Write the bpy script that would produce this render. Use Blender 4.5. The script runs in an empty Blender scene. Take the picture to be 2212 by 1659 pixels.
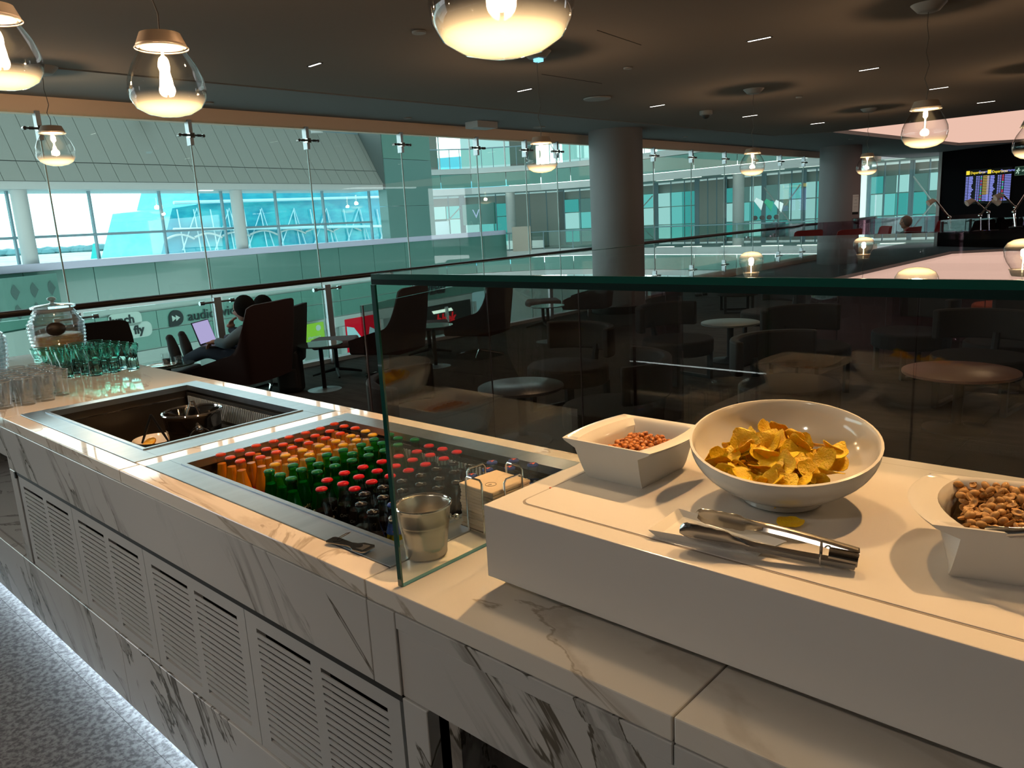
import bpy, bmesh, math, random
from mathutils import Vector, Matrix, Euler
random.seed(7)
PI = math.pi
sc = bpy.context.scene
C = sc.collection
# ------------------------------------------------------------------ camera
CR = ((0.7385711, 0.6720326, -0.0537116), (0.1016545, -0.1897695, -0.9765521), (-0.6664677, 0.7157931, -0.2084734))
FPX = 1652.26
EYE = Vector((0, 0, 1.63))
cam = bpy.data.cameras.new('camera'); co = bpy.data.objects.new('camera', cam); C.objects.link(co)
M = Matrix(((CR[0][0], -CR[1][0], -CR[2][0], 0), (CR[0][1], -CR[1][1], -CR[2][1], 0), (CR[0][2], -CR[1][2], -CR[2][2], 1.63), (0, 0, 0, 1)))
co.matrix_world = M
cam.sensor_fit = 'HORIZONTAL'; cam.sensor_width = 36.0; cam.lens = FPX / 2212 * 36; cam.clip_start = 0.02; cam.clip_end = 2000
sc.camera = co
# ------------------------------------------------------------------ world, exposure
w = bpy.data.worlds.new('world'); sc.world = w; w.use_nodes = True
nt = w.node_tree; nt.nodes.clear()
wo = nt.nodes.new('ShaderNodeOutputWorld'); bg = nt.nodes.new('ShaderNodeBackground'); bg.inputs[1].default_value = 1.45
tc = nt.nodes.new('ShaderNodeTexCoord'); sx = nt.nodes.new('ShaderNodeSeparateXYZ'); rp = nt.nodes.new('ShaderNodeValToRGB')
nt.links.new(tc.outputs['Generated'], sx.inputs[0]); nt.links.new(sx.outputs[2], rp.inputs[0])
e = rp.color_ramp.elements
e[0].position = 0.0; e[0].color = (2.9, 3.0, 3.05, 1); e[1].position = 0.8; e[1].color = (1.5, 2.1, 2.75, 1)
m_ = rp.color_ramp.elements.new(0.22); m_.color = (2.5, 2.8, 3.05, 1)
nz = nt.nodes.new('ShaderNodeTexNoise'); nz.inputs['Scale'].default_value = 2.2; nz.inputs['Detail'].default_value = 5
mp = nt.nodes.new('ShaderNodeMapping'); mp.inputs['Scale'].default_value = (1, 1, 3)
nt.links.new(tc.outputs['Generated'], mp.inputs[0]); nt.links.new(mp.outputs[0], nz.inputs[0])
mr = nt.nodes.new('ShaderNodeMapRange'); mr.inputs[1].default_value = 0.42; mr.inputs[2].default_value = 0.6
nt.links.new(nz.outputs[0], mr.inputs[0])
mx = nt.nodes.new('ShaderNodeMix'); mx.data_type = 'RGBA'; mx.inputs[7].default_value = (3.0, 3.1, 3.15, 1)
nt.links.new(mr.outputs[0], mx.inputs[0]); nt.links.new(rp.outputs[0], mx.inputs[6]); nt.links.new(mx.outputs[2], bg.inputs[0]); nt.links.new(bg.outputs[0], wo.inputs[0])
vs = sc.view_settings
sc.display_settings.display_device = 'sRGB'
vs.view_transform = 'Standard'; vs.look = 'None'; vs.gamma = 1; vs.exposure = 0.0; vs.use_curve_mapping = False
cy = sc.cycles
cy.max_bounces = 16; cy.diffuse_bounces = 4; cy.glossy_bounces = 5; cy.transmission_bounces = 14; cy.transparent_max_bounces = 40
cy.caustics_reflective = False; cy.caustics_refractive = False; cy.sample_clamp_indirect = 4.0; cy.sample_clamp_direct = 0.0
try: cy.use_denoising = True
except Exception: pass

# ------------------------------------------------------------------ pixel helpers (where a thing stands in the real room)
def ray(x, y):
    a, b = (x - 1106) / FPX, (y - 829.5) / FPX
    return Vector((CR[0][k] * a + CR[1][k] * b + CR[2][k] for k in range(3)))
def onz(x, y, z):
    d = ray(x, y); return EYE + d * ((z - 1.63) / d.z)
def onx(x, y, X):
    d = ray(x, y); return EYE + d * (X / d.x)
def ony(x, y, Y):
    d = ray(x, y); return EYE + d * (Y / d.y)
def ondep(x, y, dep): return EYE + ray(x, y) * dep

# ------------------------------------------------------------------ materials
MATS = {}
def principled(name, col, rough=0.5, metal=0.0, coat=0.0, spec=0.5, emis=None, estr=0.0, bump=None, noise=None, sss=0.0):
    if name in MATS: return MATS[name]
    m = bpy.data.materials.new(name); m.use_nodes = True; n = m.node_tree; p = n.nodes['Principled BSDF']
    p.inputs['Base Color'].default_value = (*col, 1); p.inputs['Roughness'].default_value = rough; p.inputs['Metallic'].default_value = metal
    p.inputs['Coat Weight'].default_value = coat; p.inputs['Specular IOR Level'].default_value = spec
    if sss: p.inputs['Subsurface Weight'].default_value = sss; p.inputs['Subsurface Scale'].default_value = 0.01
    if emis: p.inputs['Emission Color'].default_value = (*emis, 1); p.inputs['Emission Strength'].default_value = estr
    t = n.nodes.new('ShaderNodeTexCoord')
    if noise:     # (scale, colour2, lo, hi, stretch)
        s, c2, lo, hi, st = noise
        mpn = n.nodes.new('ShaderNodeMapping'); mpn.inputs['Scale'].default_value = st
        nn = n.nodes.new('ShaderNodeTexNoise'); nn.inputs['Scale'].default_value = s; nn.inputs['Detail'].default_value = 6; nn.inputs['Roughness'].default_value = 0.65
        r = n.nodes.new('ShaderNodeMapRange'); r.inputs[1].default_value = lo; r.inputs[2].default_value = hi
        x = n.nodes.new('ShaderNodeMix'); x.data_type = 'RGBA'; x.inputs[6].default_value = (*col, 1); x.inputs[7].default_value = (*c2, 1)
        n.links.new(t.outputs['Object'], mpn.inputs[0]); n.links.new(mpn.outputs[0], nn.inputs[0]); n.links.new(nn.outputs[0], r.inputs[0]); n.links.new(r.outputs[0], x.inputs[0]); n.links.new(x.outputs[2], p.inputs['Base Color'])
    if bump:      # (scale, strength)
        nb = n.nodes.new('ShaderNodeTexNoise'); nb.inputs['Scale'].default_value = bump[0]; nb.inputs['Detail'].default_value = 4
        b = n.nodes.new('ShaderNodeBump'); b.inputs['Strength'].default_value = bump[1]; b.inputs['Distance'].default_value = 0.01
        n.links.new(t.outputs['Object'], nb.inputs[0]); n.links.new(nb.outputs[0], b.inputs['Height']); n.links.new(b.outputs[0], p.inputs['Normal'])
    MATS[name] = m; return m
def marble(name, base, vein, rough=0.12, rot=0.6, scale=1.0, seed=0.0, amt=1.0):
    m = bpy.data.materials.new(name); m.use_nodes = True; n = m.node_tree; p = n.nodes['Principled BSDF']
    p.inputs['Roughness'].default_value = rough
    t = n.nodes.new('ShaderNodeTexCoord'); mp = n.nodes.new('ShaderNodeMapping'); mp.inputs['Location'].default_value = (seed, seed * .7, seed * .3); mp.inputs['Rotation'].default_value = (0, rot, 0)
    mq = n.nodes.new('ShaderNodeMapping'); mq.inputs['Scale'].default_value = (scale * 1.0, scale * 1.0, scale * 0.26)
    n.links.new(t.outputs['Object'], mp.inputs[0]); n.links.new(mp.outputs[0], mq.inputs[0]); mp = mq
    w1 = n.nodes.new('ShaderNodeTexNoise'); w1.inputs['Scale'].default_value = 3.2; w1.inputs['Detail'].default_value = 7; w1.inputs['Roughness'].default_value = 0.52; w1.inputs['Distortion'].default_value = 0.9
    n.links.new(mp.outputs[0], w1.inputs[0])
    def band(src, cen, wd):
        s = n.nodes.new('ShaderNodeMath'); s.operation = 'SUBTRACT'; s.inputs[1].default_value = cen
        a = n.nodes.new('ShaderNodeMath'); a.operation = 'ABSOLUTE'
        r = n.nodes.new('ShaderNodeMapRange'); r.inputs[1].default_value = 0; r.inputs[2].default_value = wd; r.inputs[3].default_value = 1; r.inputs[4].default_value = 0; r.interpolation_type = 'SMOOTHSTEP'
        n.links.new(src, s.inputs[0]); n.links.new(s.outputs[0], a.inputs[0]); n.links.new(a.outputs[0], r.inputs[0]); return r.outputs[0]
    b1 = band(w1.outputs[0], 0.515, 0.013); b2 = band(w1.outputs[0], 0.545, 0.045)
    w2 = n.nodes.new('ShaderNodeTexNoise'); w2.inputs['Scale'].default_value = 1.6; w2.inputs['Detail'].default_value = 3
    n.links.new(mp.outputs[0], w2.inputs[0])
    g = n.nodes.new('ShaderNodeMapRange'); g.inputs[1].default_value = 0.44; g.inputs[2].default_value = 0.54; n.links.new(w2.outputs[0], g.inputs[0])
    def mul(a, b):
        k = n.nodes.new('ShaderNodeMath'); k.operation = 'MULTIPLY'; n.links.new(a, k.inputs[0])
        if isinstance(b, float): k.inputs[1].default_value = b
        else: n.links.new(b, k.inputs[1])
        return k.outputs[0]
    f = n.nodes.new('ShaderNodeMath'); f.operation = 'ADD'; f.use_clamp = True
    n.links.new(mul(mul(b1, g.outputs[0]), 0.85 * amt), f.inputs[0]); n.links.new(mul(mul(b2, g.outputs[0]), 0.4 * amt), f.inputs[1])
    x = n.nodes.new('ShaderNodeMix'); x.data_type = 'RGBA'; x.inputs[6].default_value = (*base, 1); x.inputs[7].default_value = (*vein, 1)
    n.links.new(f.outputs[0], x.inputs[0]); n.links.new(x.outputs[2], p.inputs['Base Color'])
    return m
def sheet(name, tint, rough=0.0, f0=0.045, edge=None, base=0.0, alpha=None):
    """glass sheet: coloured transparency plus a Schlick mirror (same from both sides)"""
    if name in MATS: return MATS[name]
    m = bpy.data.materials.new(name); m.use_nodes = True; n = m.node_tree; n.nodes.clear()
    o = n.nodes.new('ShaderNodeOutputMaterial'); tr = n.nodes.new('ShaderNodeBsdfTransparent'); gl = n.nodes.new('ShaderNodeBsdfGlossy'); mixs = n.nodes.new('ShaderNodeMixShader')
    gl.inputs['Roughness'].default_value = rough; gl.inputs['Color'].default_value = (1, 1, 1, 1)
    lw = n.nodes.new('ShaderNodeLayerWeight'); lw.inputs[0].default_value = 0.5
    pw = n.nodes.new('ShaderNodeMath'); pw.operation = 'POWER'; pw.inputs[1].default_value = 5
    ma = n.nodes.new('ShaderNodeMath'); ma.operation = 'MULTIPLY_ADD'; ma.inputs[1].default_value = 1 - f0; ma.inputs[2].default_value = f0; ma.use_clamp = True
    n.links.new(lw.outputs['Facing'], pw.inputs[0]); n.links.new(pw.outputs[0], ma.inputs[0]); n.links.new(ma.outputs[0], mixs.inputs[0])
    if edge:
        x = n.nodes.new('ShaderNodeMix'); x.data_type = 'RGBA'; x.inputs[6].default_value = (*tint, 1); x.inputs[7].default_value = (*edge, 1)
        p2 = n.nodes.new('ShaderNodeMath'); p2.operation = 'POWER'; p2.inputs[1].default_value = 2.5
        n.links.new(lw.outputs['Facing'], p2.inputs[0]); n.links.new(p2.outputs[0], x.inputs[0]); n.links.new(x.outputs[2], tr.inputs[0])
    else: tr.inputs[0].default_value = (*tint, 1)
    n.links.new(tr.outputs[0], mixs.inputs[1]); n.links.new(gl.outputs[0], mixs.inputs[2])
    last = mixs
    if base:
        df = n.nodes.new('ShaderNodeBsdfDiffuse'); df.inputs[0].default_value = (*(alpha or tint), 1); m2 = n.nodes.new('ShaderNodeMixShader'); m2.inputs[0].default_value = base
        n.links.new(mixs.outputs[0], m2.inputs[1]); n.links.new(df.outputs[0], m2.inputs[2]); last = m2
    n.links.new(last.outputs[0], o.inputs[0]); MATS[name] = m; return m
def emit(name, col, s):
    if name in MATS: return MATS[name]
    m = bpy.data.materials.new(name); m.use_nodes = True; n = m.node_tree; n.nodes.clear()
    o = n.nodes.new('ShaderNodeOutputMaterial'); e_ = n.nodes.new('ShaderNodeEmission'); e_.inputs[0].default_value = (*col, 1); e_.inputs[1].default_value = s
    n.links.new(e_.outputs[0], o.inputs[0]); MATS[name] = m; return m

marble_top = marble('marble_top', (0.70, 0.66, 0.60), (0.30, 0.24, 0.17), 0.045, 1.2, 1.0, 3.0, 0.7)
marble_front = marble('marble_front', (0.50, 0.50, 0.49), (0.10, 0.095, 0.08), 0.12, 0.62, 1.5, 0.6, 1.3)
laminate = principled('laminate', (0.47, 0.475, 0.47), 0.35, noise=(3, (0.42, 0.425, 0.42), .3, .8, (1, 1, .3)))
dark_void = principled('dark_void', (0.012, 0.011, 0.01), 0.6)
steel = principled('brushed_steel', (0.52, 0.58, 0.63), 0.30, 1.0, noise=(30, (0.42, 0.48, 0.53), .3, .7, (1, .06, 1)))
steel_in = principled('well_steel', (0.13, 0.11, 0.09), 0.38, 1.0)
mirror_steel = principled('polished_steel', (0.72, 0.70, 0.68), 0.09, 1.0)
dark_chrome = principled('dark_chrome', (0.35, 0.33, 0.31), 0.1, 1.0)
chrome = principled('chrome', (0.8, 0.8, 0.8), 0.08, 1.0)
black_metal = principled('black_metal', (0.010, 0.010, 0.011), 0.55, 0.0, spec=.2)
solid_white = principled('solid_surface', (0.66, 0.63, 0.60), 0.22, coat=0.2)
ceramic = principled('white_ceramic', (0.78, 0.75, 0.70), 0.10, coat=0.5)
shelf_glass = sheet('shelf_glass', (0.93, 0.97, 0.95), f0=0.05)
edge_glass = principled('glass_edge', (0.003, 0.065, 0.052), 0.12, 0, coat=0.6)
green_pane = sheet('green_pane', (0.85, 0.955, 0.925), f0=0.03)
smoke_pane = sheet('smoke_pane', (0.72, 0.67, 0.67), f0=0.03)
curve_pane = sheet('pink_pane', (0.74, 0.60, 0.64), f0=0.06)
clear_glass = sheet('clear_glass', (0.985, 0.99, 0.99), f0=0.08, edge=(0.45, 0.5, 0.52))
def real_glass(name, col, rough=0.0, ior=1.45):
    m = principled(name, col, rough); p = m.node_tree.nodes['Principled BSDF']; p.inputs['Transmission Weight'].default_value = 1.0; p.inputs['IOR'].default_value = ior; return m
teal_glass = real_glass('teal_glass', (0.70, 0.97, 0.91)); tumbler_glass = real_glass('tumbler_glass', (0.97, 0.98, 0.985))
globe_glass = sheet('globe_glass', (0.97, 0.965, 0.955), f0=0.04, edge=(0.45, 0.42, 0.40))
carpet = principled('lounge_carpet', (0.050, 0.044, 0.040), 0.95, spec=0.1, noise=(2.2, (0.026, 0.023, 0.021), .35, .65, (1, 5, 1)), bump=(120, .3))
aisle_carpet = principled('aisle_carpet', (0.19, 0.185, 0.18), 0.95, spec=0.1, noise=(48, (0.085, 0.082, 0.08), .42, .58, (1, 1, 1)))
ceil_m = principled('ceiling_paint', (0.20, 0.168, 0.145), 0.9, spec=0.15)
soffit_m = principled('soffit_paint', (0.22, 0.225, 0.225), 0.85, spec=0.15)
fascia_m = principled('fascia_paint', (0.92, 0.72, 0.56), 0.8)
column_m = principled('column_paint', (0.175, 0.172, 0.175), 0.6)
maroon = principled('maroon_fabric', (0.030, 0.014, 0.013), 0.9, spec=0.2)
brown_leather = principled('brown_leather', (0.026, 0.019, 0.015), 0.6, spec=.25)
charcoal = principled('charcoal_fabric', (0.02, 0.017, 0.016), 0.85, spec=0.2)
red_fabric = principled('red_fabric', (0.20, 0.018, 0.02), 0.8)
table_m = principled('table_laminate', (0.10, 0.10, 0.105), 0.28)
black_wall = principled('black_wall', (0.004, 0.004, 0.005), 0.9, spec=0.05)
white_paint = principled('white_paint', (0.50, 0.52, 0.51), 0.6)
parapet_m = principled('parapet_metal', (0.52, 0.52, 0.66), 0.35)
clad_m = principled('cladding', (0.33, 0.34, 0.31), 0.55)
greenglass = principled('green_spandrel', (0.085, 0.21, 0.18), 0.16, coat=0.3)
greenglass2 = principled('green_sign_glass', (0.13, 0.28, 0.24), 0.25)
pierglass = principled('pier_glass', (0.13, 0.26, 0.24), 0.22)
turq = principled('turquoise_glazing', (0.008, 0.30, 0.42), 0.25, noise=(.25, (0.06, 0.50, 0.56), .45, .6, (1, 1, 3)))
frame_m = principled('window_frame', (0.20, 0.30, 0.34), 0.5)
black_sign = principled('black_lettering', (0.01, 0.013, 0.016), 0.5)
apron_m = principled('apron', (0.55, 0.58, 0.55), 0.9, noise=(.02, (0.36, 0.42, 0.40), .4, .6, (1, 4, 1)))
skin = principled('skin', (0.30, 0.17, 0.12), 0.6)
hair = principled('dark_hair', (0.008, 0.007, 0.006), 0.95, spec=0.05, bump=(90, .6))
shirt = principled('grey_blue_shirt', (0.09, 0.14, 0.17), 0.9)
jeans = principled('dark_jeans', (0.02, 0.035, 0.06), 0.9)
rubber = principled('black_shoe', (0.012, 0.012, 0.013), 0.7)

# ------------------------------------------------------------------ mesh builder
class MB:
    def __init__(s): s.v = []; s.f = []
    def add(s, vs_, fs, m=None):
        k = len(s.v)
        for p in vs_: s.v.append(tuple((m @ Vector(p)) if m is not None else p))
        for f in fs: s.f.append(tuple(i + k for i in f))
        return s
    def box(s, a, b, m=None):
        x0, y0, z0 = a; x1, y1, z1 = b
        return s.add([(x0, y0, z0), (x1, y0, z0), (x1, y1, z0), (x0, y1, z0), (x0, y0, z1), (x1, y0, z1), (x1, y1, z1), (x0, y1, z1)],
                     [(0, 3, 2, 1), (4, 5, 6, 7), (0, 1, 5, 4), (1, 2, 6, 5), (2, 3, 7, 6), (3, 0, 4, 7)], m)
    def lathe(s, prof, n=24, m=None, cap0=True, cap1=True, sq=1.0):
        vs_ = []; fs = []
        for r, z in prof:
            for i in range(n):
                a = 2 * PI * i / n; vs_.append((r * math.cos(a), r * math.sin(a) * sq, z))
        for k in range(len(prof) - 1):
            for i in range(n):
                j = (i + 1) % n; fs.append((k * n + i, k * n + j, (k + 1) * n + j, (k + 1) * n + i))
        if cap0: fs.append(tuple(range(n - 1, -1, -1)))
        if cap1: fs.append(tuple(range((len(prof) - 1) * n, len(prof) * n)))
        return s.add(vs_, fs, m)
    def tube(s, pts, r, n=8, cap=True, closed=False):
        P_ = [Vector(p) for p in pts]; R_ = r if isinstance(r, (list, tuple)) else [r] * len(P_)
        vs_ = []; fs = []; up = None
        for i, p in enumerate(P_):
            a = P_[(i - 1) % len(P_)] if (closed or i > 0) else p; b = P_[(i + 1) % len(P_)] if (closed or i < len(P_) - 1) else p
            t = (b - a).normalized()
            if up is None:
                up = Vector((0, 0, 1)) if abs(t.z) < 0.9 else Vector((1, 0, 0))
            u = (up - t * up.dot(t)).normalized(); up = u; v_ = t.cross(u)
            for k in range(n):
                a_ = 2 * PI * k / n; vs_.append(tuple(p + (u * math.cos(a_) + v_ * math.sin(a_)) * R_[i]))
        L = len(P_)
        for i in range(L if closed else L - 1):
            i2 = (i + 1) % L
            for k in range(n):
                j = (k + 1) % n; fs.append((i * n + k, i * n + j, i2 * n + j, i2 * n + k))
        if cap and not closed: fs.append(tuple(range(n - 1, -1, -1))); fs.append(tuple(range((L - 1) * n, L * n)))
        return s.add(vs_, fs)
    def prism(s, poly, z0, z1, m=None):
        n = len(poly)
        vs_ = [(x, y, z0) for x, y in poly] + [(x, y, z1) for x, y in poly]
        fs = [tuple(range(n - 1, -1, -1)), tuple(range(n, 2 * n))] + [(i, (i + 1) % n, n + (i + 1) % n, n + i) for i in range(n)]
        return s.add(vs_, fs, m)
    def wall(s, pts, z0, z1, t):   # curved wall along a polyline, thickness t
        L = len(pts); P_ = [Vector((p[0], p[1])) for p in pts]; N = []
        for i in range(L):
            a = P_[max(i - 1, 0)]; b = P_[min(i + 1, L - 1)]; d = (b - a).normalized(); N.append(Vector((-d.y, d.x)) * t)
        poly = [tuple(p) for p in P_] + [tuple(P_[i] + N[i]) for i in range(L - 1, -1, -1)]
        vs_ = []; fs = []
        for i in range(L):
            q = P_[i] + N[i]; vs_ += [(P_[i].x, P_[i].y, z0), (P_[i].x, P_[i].y, z1), (q.x, q.y, z1), (q.x, q.y, z0)]
        for i in range(L - 1):
            for k in range(4): fs.append((i * 4 + k, i * 4 + (k + 1) % 4, (i + 1) * 4 + (k + 1) % 4, (i + 1) * 4 + k))
        fs.append((0, 1, 2, 3)[::-1]); k = (L - 1) * 4; fs.append((k, k + 1, k + 2, k + 3))
        return s.add(vs_, fs)
    def ball(s, c, r, n=16, m=8, sc_=(1, 1, 1), mt=None):
        c = Vector(c); vs_ = [tuple(c + Vector((0, 0, -r * sc_[2])))]; fs = []
        for j in range(1, m):
            t = PI * j / m - PI / 2
            for i in range(n):
                a = 2 * PI * i / n; vs_.append(tuple(c + Vector((math.cos(a) * math.cos(t) * r * sc_[0], math.sin(a) * math.cos(t) * r * sc_[1], math.sin(t) * r * sc_[2]))))
        vs_.append(tuple(c + Vector((0, 0, r * sc_[2])))); top = len(vs_) - 1
        for i in range(n):
            fs.append((0, 1 + (i + 1) % n, 1 + i)); fs.append((top, top - n + i, top - n + (i + 1) % n))
        for j in range(m - 2):
            for i in range(n): fs.append((1 + j * n + i, 1 + j * n + (i + 1) % n, 1 + (j + 1) * n + (i + 1) % n, 1 + (j + 1) * n + i))
        return s.add(vs_, fs, mt)
    def mesh(s, name, mat=None, smooth=40):
        me = bpy.data.meshes.new(name); me.from_pydata(s.v, [], s.f); me.update()
        b = bmesh.new(); b.from_mesh(me); bmesh.ops.recalc_face_normals(b, faces=b.faces); b.to_mesh(me); b.free()
        if smooth: me.shade_smooth(); me.set_sharp_from_angle(angle=math.radians(smooth))
        if mat: me.materials.append(mat)
        return me
    def build(s, name, mat, parent=None, smooth=40):
        return link(name, s.mesh(name, mat, smooth), parent)
def link(name, me, parent=None, loc=None):
    o = bpy.data.objects.new(name, me); C.objects.link(o)
    if parent is not None: o.parent = parent
    if loc is not None: o.location = loc
    return o
def tag(o, label=None, cat=None, group=None, kind=None):
    if label: o['label'] = label
    if cat: o['category'] = cat
    if group: o['group'] = group
    if kind: o['kind'] = kind
    return o
def thing(name, label, cat, loc=(0, 0, 0), rz=0.0, group=None):
    o = bpy.data.objects.new(name, None); C.objects.link(o); o.location = loc; o.rotation_euler = (0, 0, rz); o.empty_display_size = 0.05
    return tag(o, label, cat, group)
def structure(name, mb, mat, parent=None, smooth=40):
    o = mb.build(name, mat, parent, smooth)
    if parent is None: o['kind'] = 'structure'
    return o
def sroot(name, loc=(0, 0, 0)):
    o = bpy.data.objects.new(name, None); C.objects.link(o); o.location = loc; o['kind'] = 'structure'; return o
KIDS = {}
def kids(o): return [c for c in C.objects if c.parent == o]
def dup(root, loc, rz=0.0, label=None, group=None, sc_=None):
    r = root.copy(); C.objects.link(r); r.location = loc; r.rotation_euler = (0, 0, rz)
    if sc_: r.scale = (sc_,) * 3
    if label: r['label'] = label
    if group: r['group'] = group
    if root.name not in KIDS: KIDS[root.name] = [(c, kids(c)) for c in kids(root)]
    for ch, gs in KIDS[root.name]:
        c = ch.copy(); C.objects.link(c); c.parent = r
        for g in gs:
            d = g.copy(); C.objects.link(d); d.parent = c
    return r
def bevel(o, wdt=0.004, seg=2):
    m = o.modifiers.new('bevel', 'BEVEL'); m.width = wdt; m.segments = seg; m.limit_method = 'ANGLE'; return o
def text_mesh(txt, size, depth=0.002, name='lettering', mat=None, shear=0.0, bold=0.0, center=True):
    cu = bpy.data.curves.new(name, 'FONT'); cu.body = txt; cu.size = size; cu.extrude = depth; cu.shear = shear; cu.offset = bold; cu.resolution_u = 2
    if center: cu.align_x = 'CENTER'; cu.align_y = 'CENTER'
    o = bpy.data.objects.new(name, cu); C.objects.link(o); bpy.context.view_layer.update()
    me = bpy.data.meshes.new_from_object(o.evaluated_get(bpy.context.evaluated_depsgraph_get())); C.objects.unlink(o); bpy.data.objects.remove(o)
    me.materials.clear()
    if mat: me.materials.append(mat)
    me.name = name; return me
def put(me, mat4):
    me.transform(mat4); return me
def frame4(o, x, z):   # matrix: local x -> x, local y -> z (up), local z -> normal
    x = Vector(x).normalized(); z = Vector(z).normalized(); n = x.cross(z)
    return Matrix(((x[0], z[0], n[0], o[0]), (x[1], z[1], n[1], o[1]), (x[2], z[2], n[2], o[2]), (0, 0, 0, 1)))

# ================================================================== THE SETTING
GX = -8.25                       # glazed side of the lounge
CZ = 3.0                         # ceiling height
CT = 0.97                        # counter top
fl = MB().box((-8.32, -4, -0.25), (6, 31, -0.012)).build('floor', carpet, None, 0); fl['kind'] = 'structure'
# carpet planks of the lounge and speckled carpet tiles on the near aisle
cz = MB()
for i in range(8):
    for j in range(20):
        a = -8.26 + i * 1.78; b = 1.3 + j * 1.49
        cz.box((a, b, -0.012), (a + 1.776, b + 1.486, 0))
p_ = cz.build('carpet_field', carpet, fl, 0); p_['kind'] = 'stuff'
tile_me = MB().box((0, 0, -0.012), (0.4988, 0.4988, 0)).mesh('carpet_tile', aisle_carpet, 0)
for i in range(15):
    for j in range(6):
        link('carpet_tile', tile_me, fl, (-6.6 + i * 0.5, -1.72 + j * 0.5, 0))
# ceiling: dark inner field, recessed groove, perimeter soffit, salmon coffer given a glow in place of cove lamps
ce = sroot('ceiling')
MB().prism([(-6.98, -4), (6, -4), (6, 16.0), (-5.9, 16.0), (-6.75, 15.3)], CZ, CZ + .2).build('inner_ceiling', ceil_m, ce, 0)
MB().prism([(-8.3, -4), (-7.02, -4), (-6.79, 15.3), (-5.9, 16.03), (-5.65, 24.6), (-4.4, 25.6), (6, 19.5), (6, 30), (-8.3, 30)], CZ - .005, CZ + .2).build('perimeter_soffit', soffit_m, ce, 0)
MB().box((-8.6, -4, CZ + .2), (6.2, 30, CZ + .35)).build('ceiling_slab', ceil_m, ce, 0)
MB().prism([(-5.86, 16.06), (6, 16.06), (6, 19.45), (-4.35, 25.55), (-5.6, 24.55)], CZ + .06, CZ + .1).build('glowing_coffer', emit('coffer_glow', (0.84, 0.53, 0.42), 1.0), ce, 0)
MB().box((-8.36, -4, 2.84), (-8.25, 26.6, CZ)).build('glazing_fascia', fascia_m, ce, 0)
st = MB()
for k in range(40): st.box((-5.6 + .0, 16.4 + k * .2, CZ + .052), (5.5, 16.425 + k * .2, CZ + .06))
# joints in the inner ceiling
for (a, b) in (((1290, 65), (1385, 97)), ((1170, 160), (1300, 180))):
    q0 = onz(*a, CZ); q1 = onz(*b, CZ); MB().tube([q0, q1], 0.004, 4).build('ceiling_joint', dark_void, ce)
# walls out of view that close the room
structure('wall_back', MB().box((5.9, -4, 0), (6.1, 20, CZ)), soffit_m)
structure('wall_left', MB().box((-8.3, -4.2, 0), (6, -4.0, CZ)), soffit_m)
# black feature wall at the far right
bw = Vector((-6.69, 27.3, 0)); bd = (Vector((-4.51, 25.94, 0)) - bw).normalized(); bn = Vector((bd.y, -bd.x, 0))
o = MB().add([tuple(bw + Vector((0, 0, 0))), tuple(bw + bd * 13), tuple(bw + bd * 13 - bn * .2), tuple(bw - bn * .2), tuple(bw + Vector((0, 0, CZ))), tuple(bw + bd * 13 + Vector((0, 0, CZ))), tuple(bw + bd * 13 - bn * .2 + Vector((0, 0, CZ))), tuple(bw - bn * .2 + Vector((0, 0, CZ)))],
             [(0, 3, 2, 1), (4, 5, 6, 7), (0, 1, 5, 4), (1, 2, 6, 5), (2, 3, 7, 6), (3, 0, 4, 7)]).build('wall_right', black_wall, None, 0); o['kind'] = 'structure'
MB().box((bw.x - .06, bw.y - .06, 0), (bw.x + .03, bw.y + .03, CZ)).build('wall_trim', white_paint, o, 0)
# columns
for k, (px, xl, xr, dep, lab) in enumerate(((1333, 1276.5, 1390, 12.9, 'c'), (1812, 1771, 1854, 19.4, 'd'))):
    r = (xr - xl) * dep / FPX / 2; c = onz(px, 480, 0) if 0 else ondep(px, 450, dep)
    o = MB().lathe([(r, 0.0), (r, CZ)], 40, Matrix.Translation((c.x, c.y, 0))).build('round_column', column_m, None); o['kind'] = 'structure'
    MB().lathe([(r + .03, 0.0), (r + .03, .12)], 40, Matrix.Translation((c.x, c.y, 0))).build('skirting', dark_void, o)
    COL = (c, r)
# --- glazed wall: panes, fins, spider fixings and the handrail in front
gw = sroot('window_1')
jY = [-1.75, -.3, 1.15, 2.591, 4.037, 5.477, 6.936, 8.373, 9.456, 10.239, 11.7, 13.2, 14.65, 16.1, 17.55, 19.0, 20.45, 21.9, 23.35, 24.8, 26.2]
pane_c = {}
for a, b in zip(jY[:-1], jY[1:]):
    MB().box((GX - .012, a + .006, 0.05), (GX, b - .006, 2.86)).build('pane', green_pane, gw, 0)
fin = MB().box((-.20, -.008, 0.0), (-.012, .008, 2.86)).mesh('glass_fin', green_pane, 0)
joint = MB().box((-.014, -.006, 0.05), (.002, .006, 2.86)).mesh('joint', principled('silicone', (.40, .50, .50), .4), 0)
fix = MB().box((-.05, -.02, 2.60), (.035, .02, 2.86)).mesh('top_bracket', principled('bracket_metal', (.38, .42, .45), .35, .6), 0)
def spider_mesh():
    m = MB().tube([(.05, -.13, 0), (.05, .13, 0)], .011, 8)
    for s in (-1, 1): m.tube([(.05, s * .13, 0), (.0, s * .13, 0)], .018, 8); m.tube([(.05, s * .06, 0), (.05, s * .1, 0)], .016, 8)
    m.box((-.02, -.025, -.025), (.06, .025, .025)); return m.mesh('spider_fixing', dark_chrome)
spi = spider_mesh()
for y in jY[1:-1]:
    link('joint', joint, gw, (GX, y, 0)); link('top_bracket', fix, gw, (GX, y, 0)); link('spider_fixing', spi, gw, (GX, y, 2.70))
hr = thing('handrail', 'dark handrail on glass balustrade running along the lounge glazing', 'handrail', (GX + .12, 0, 0))
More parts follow.
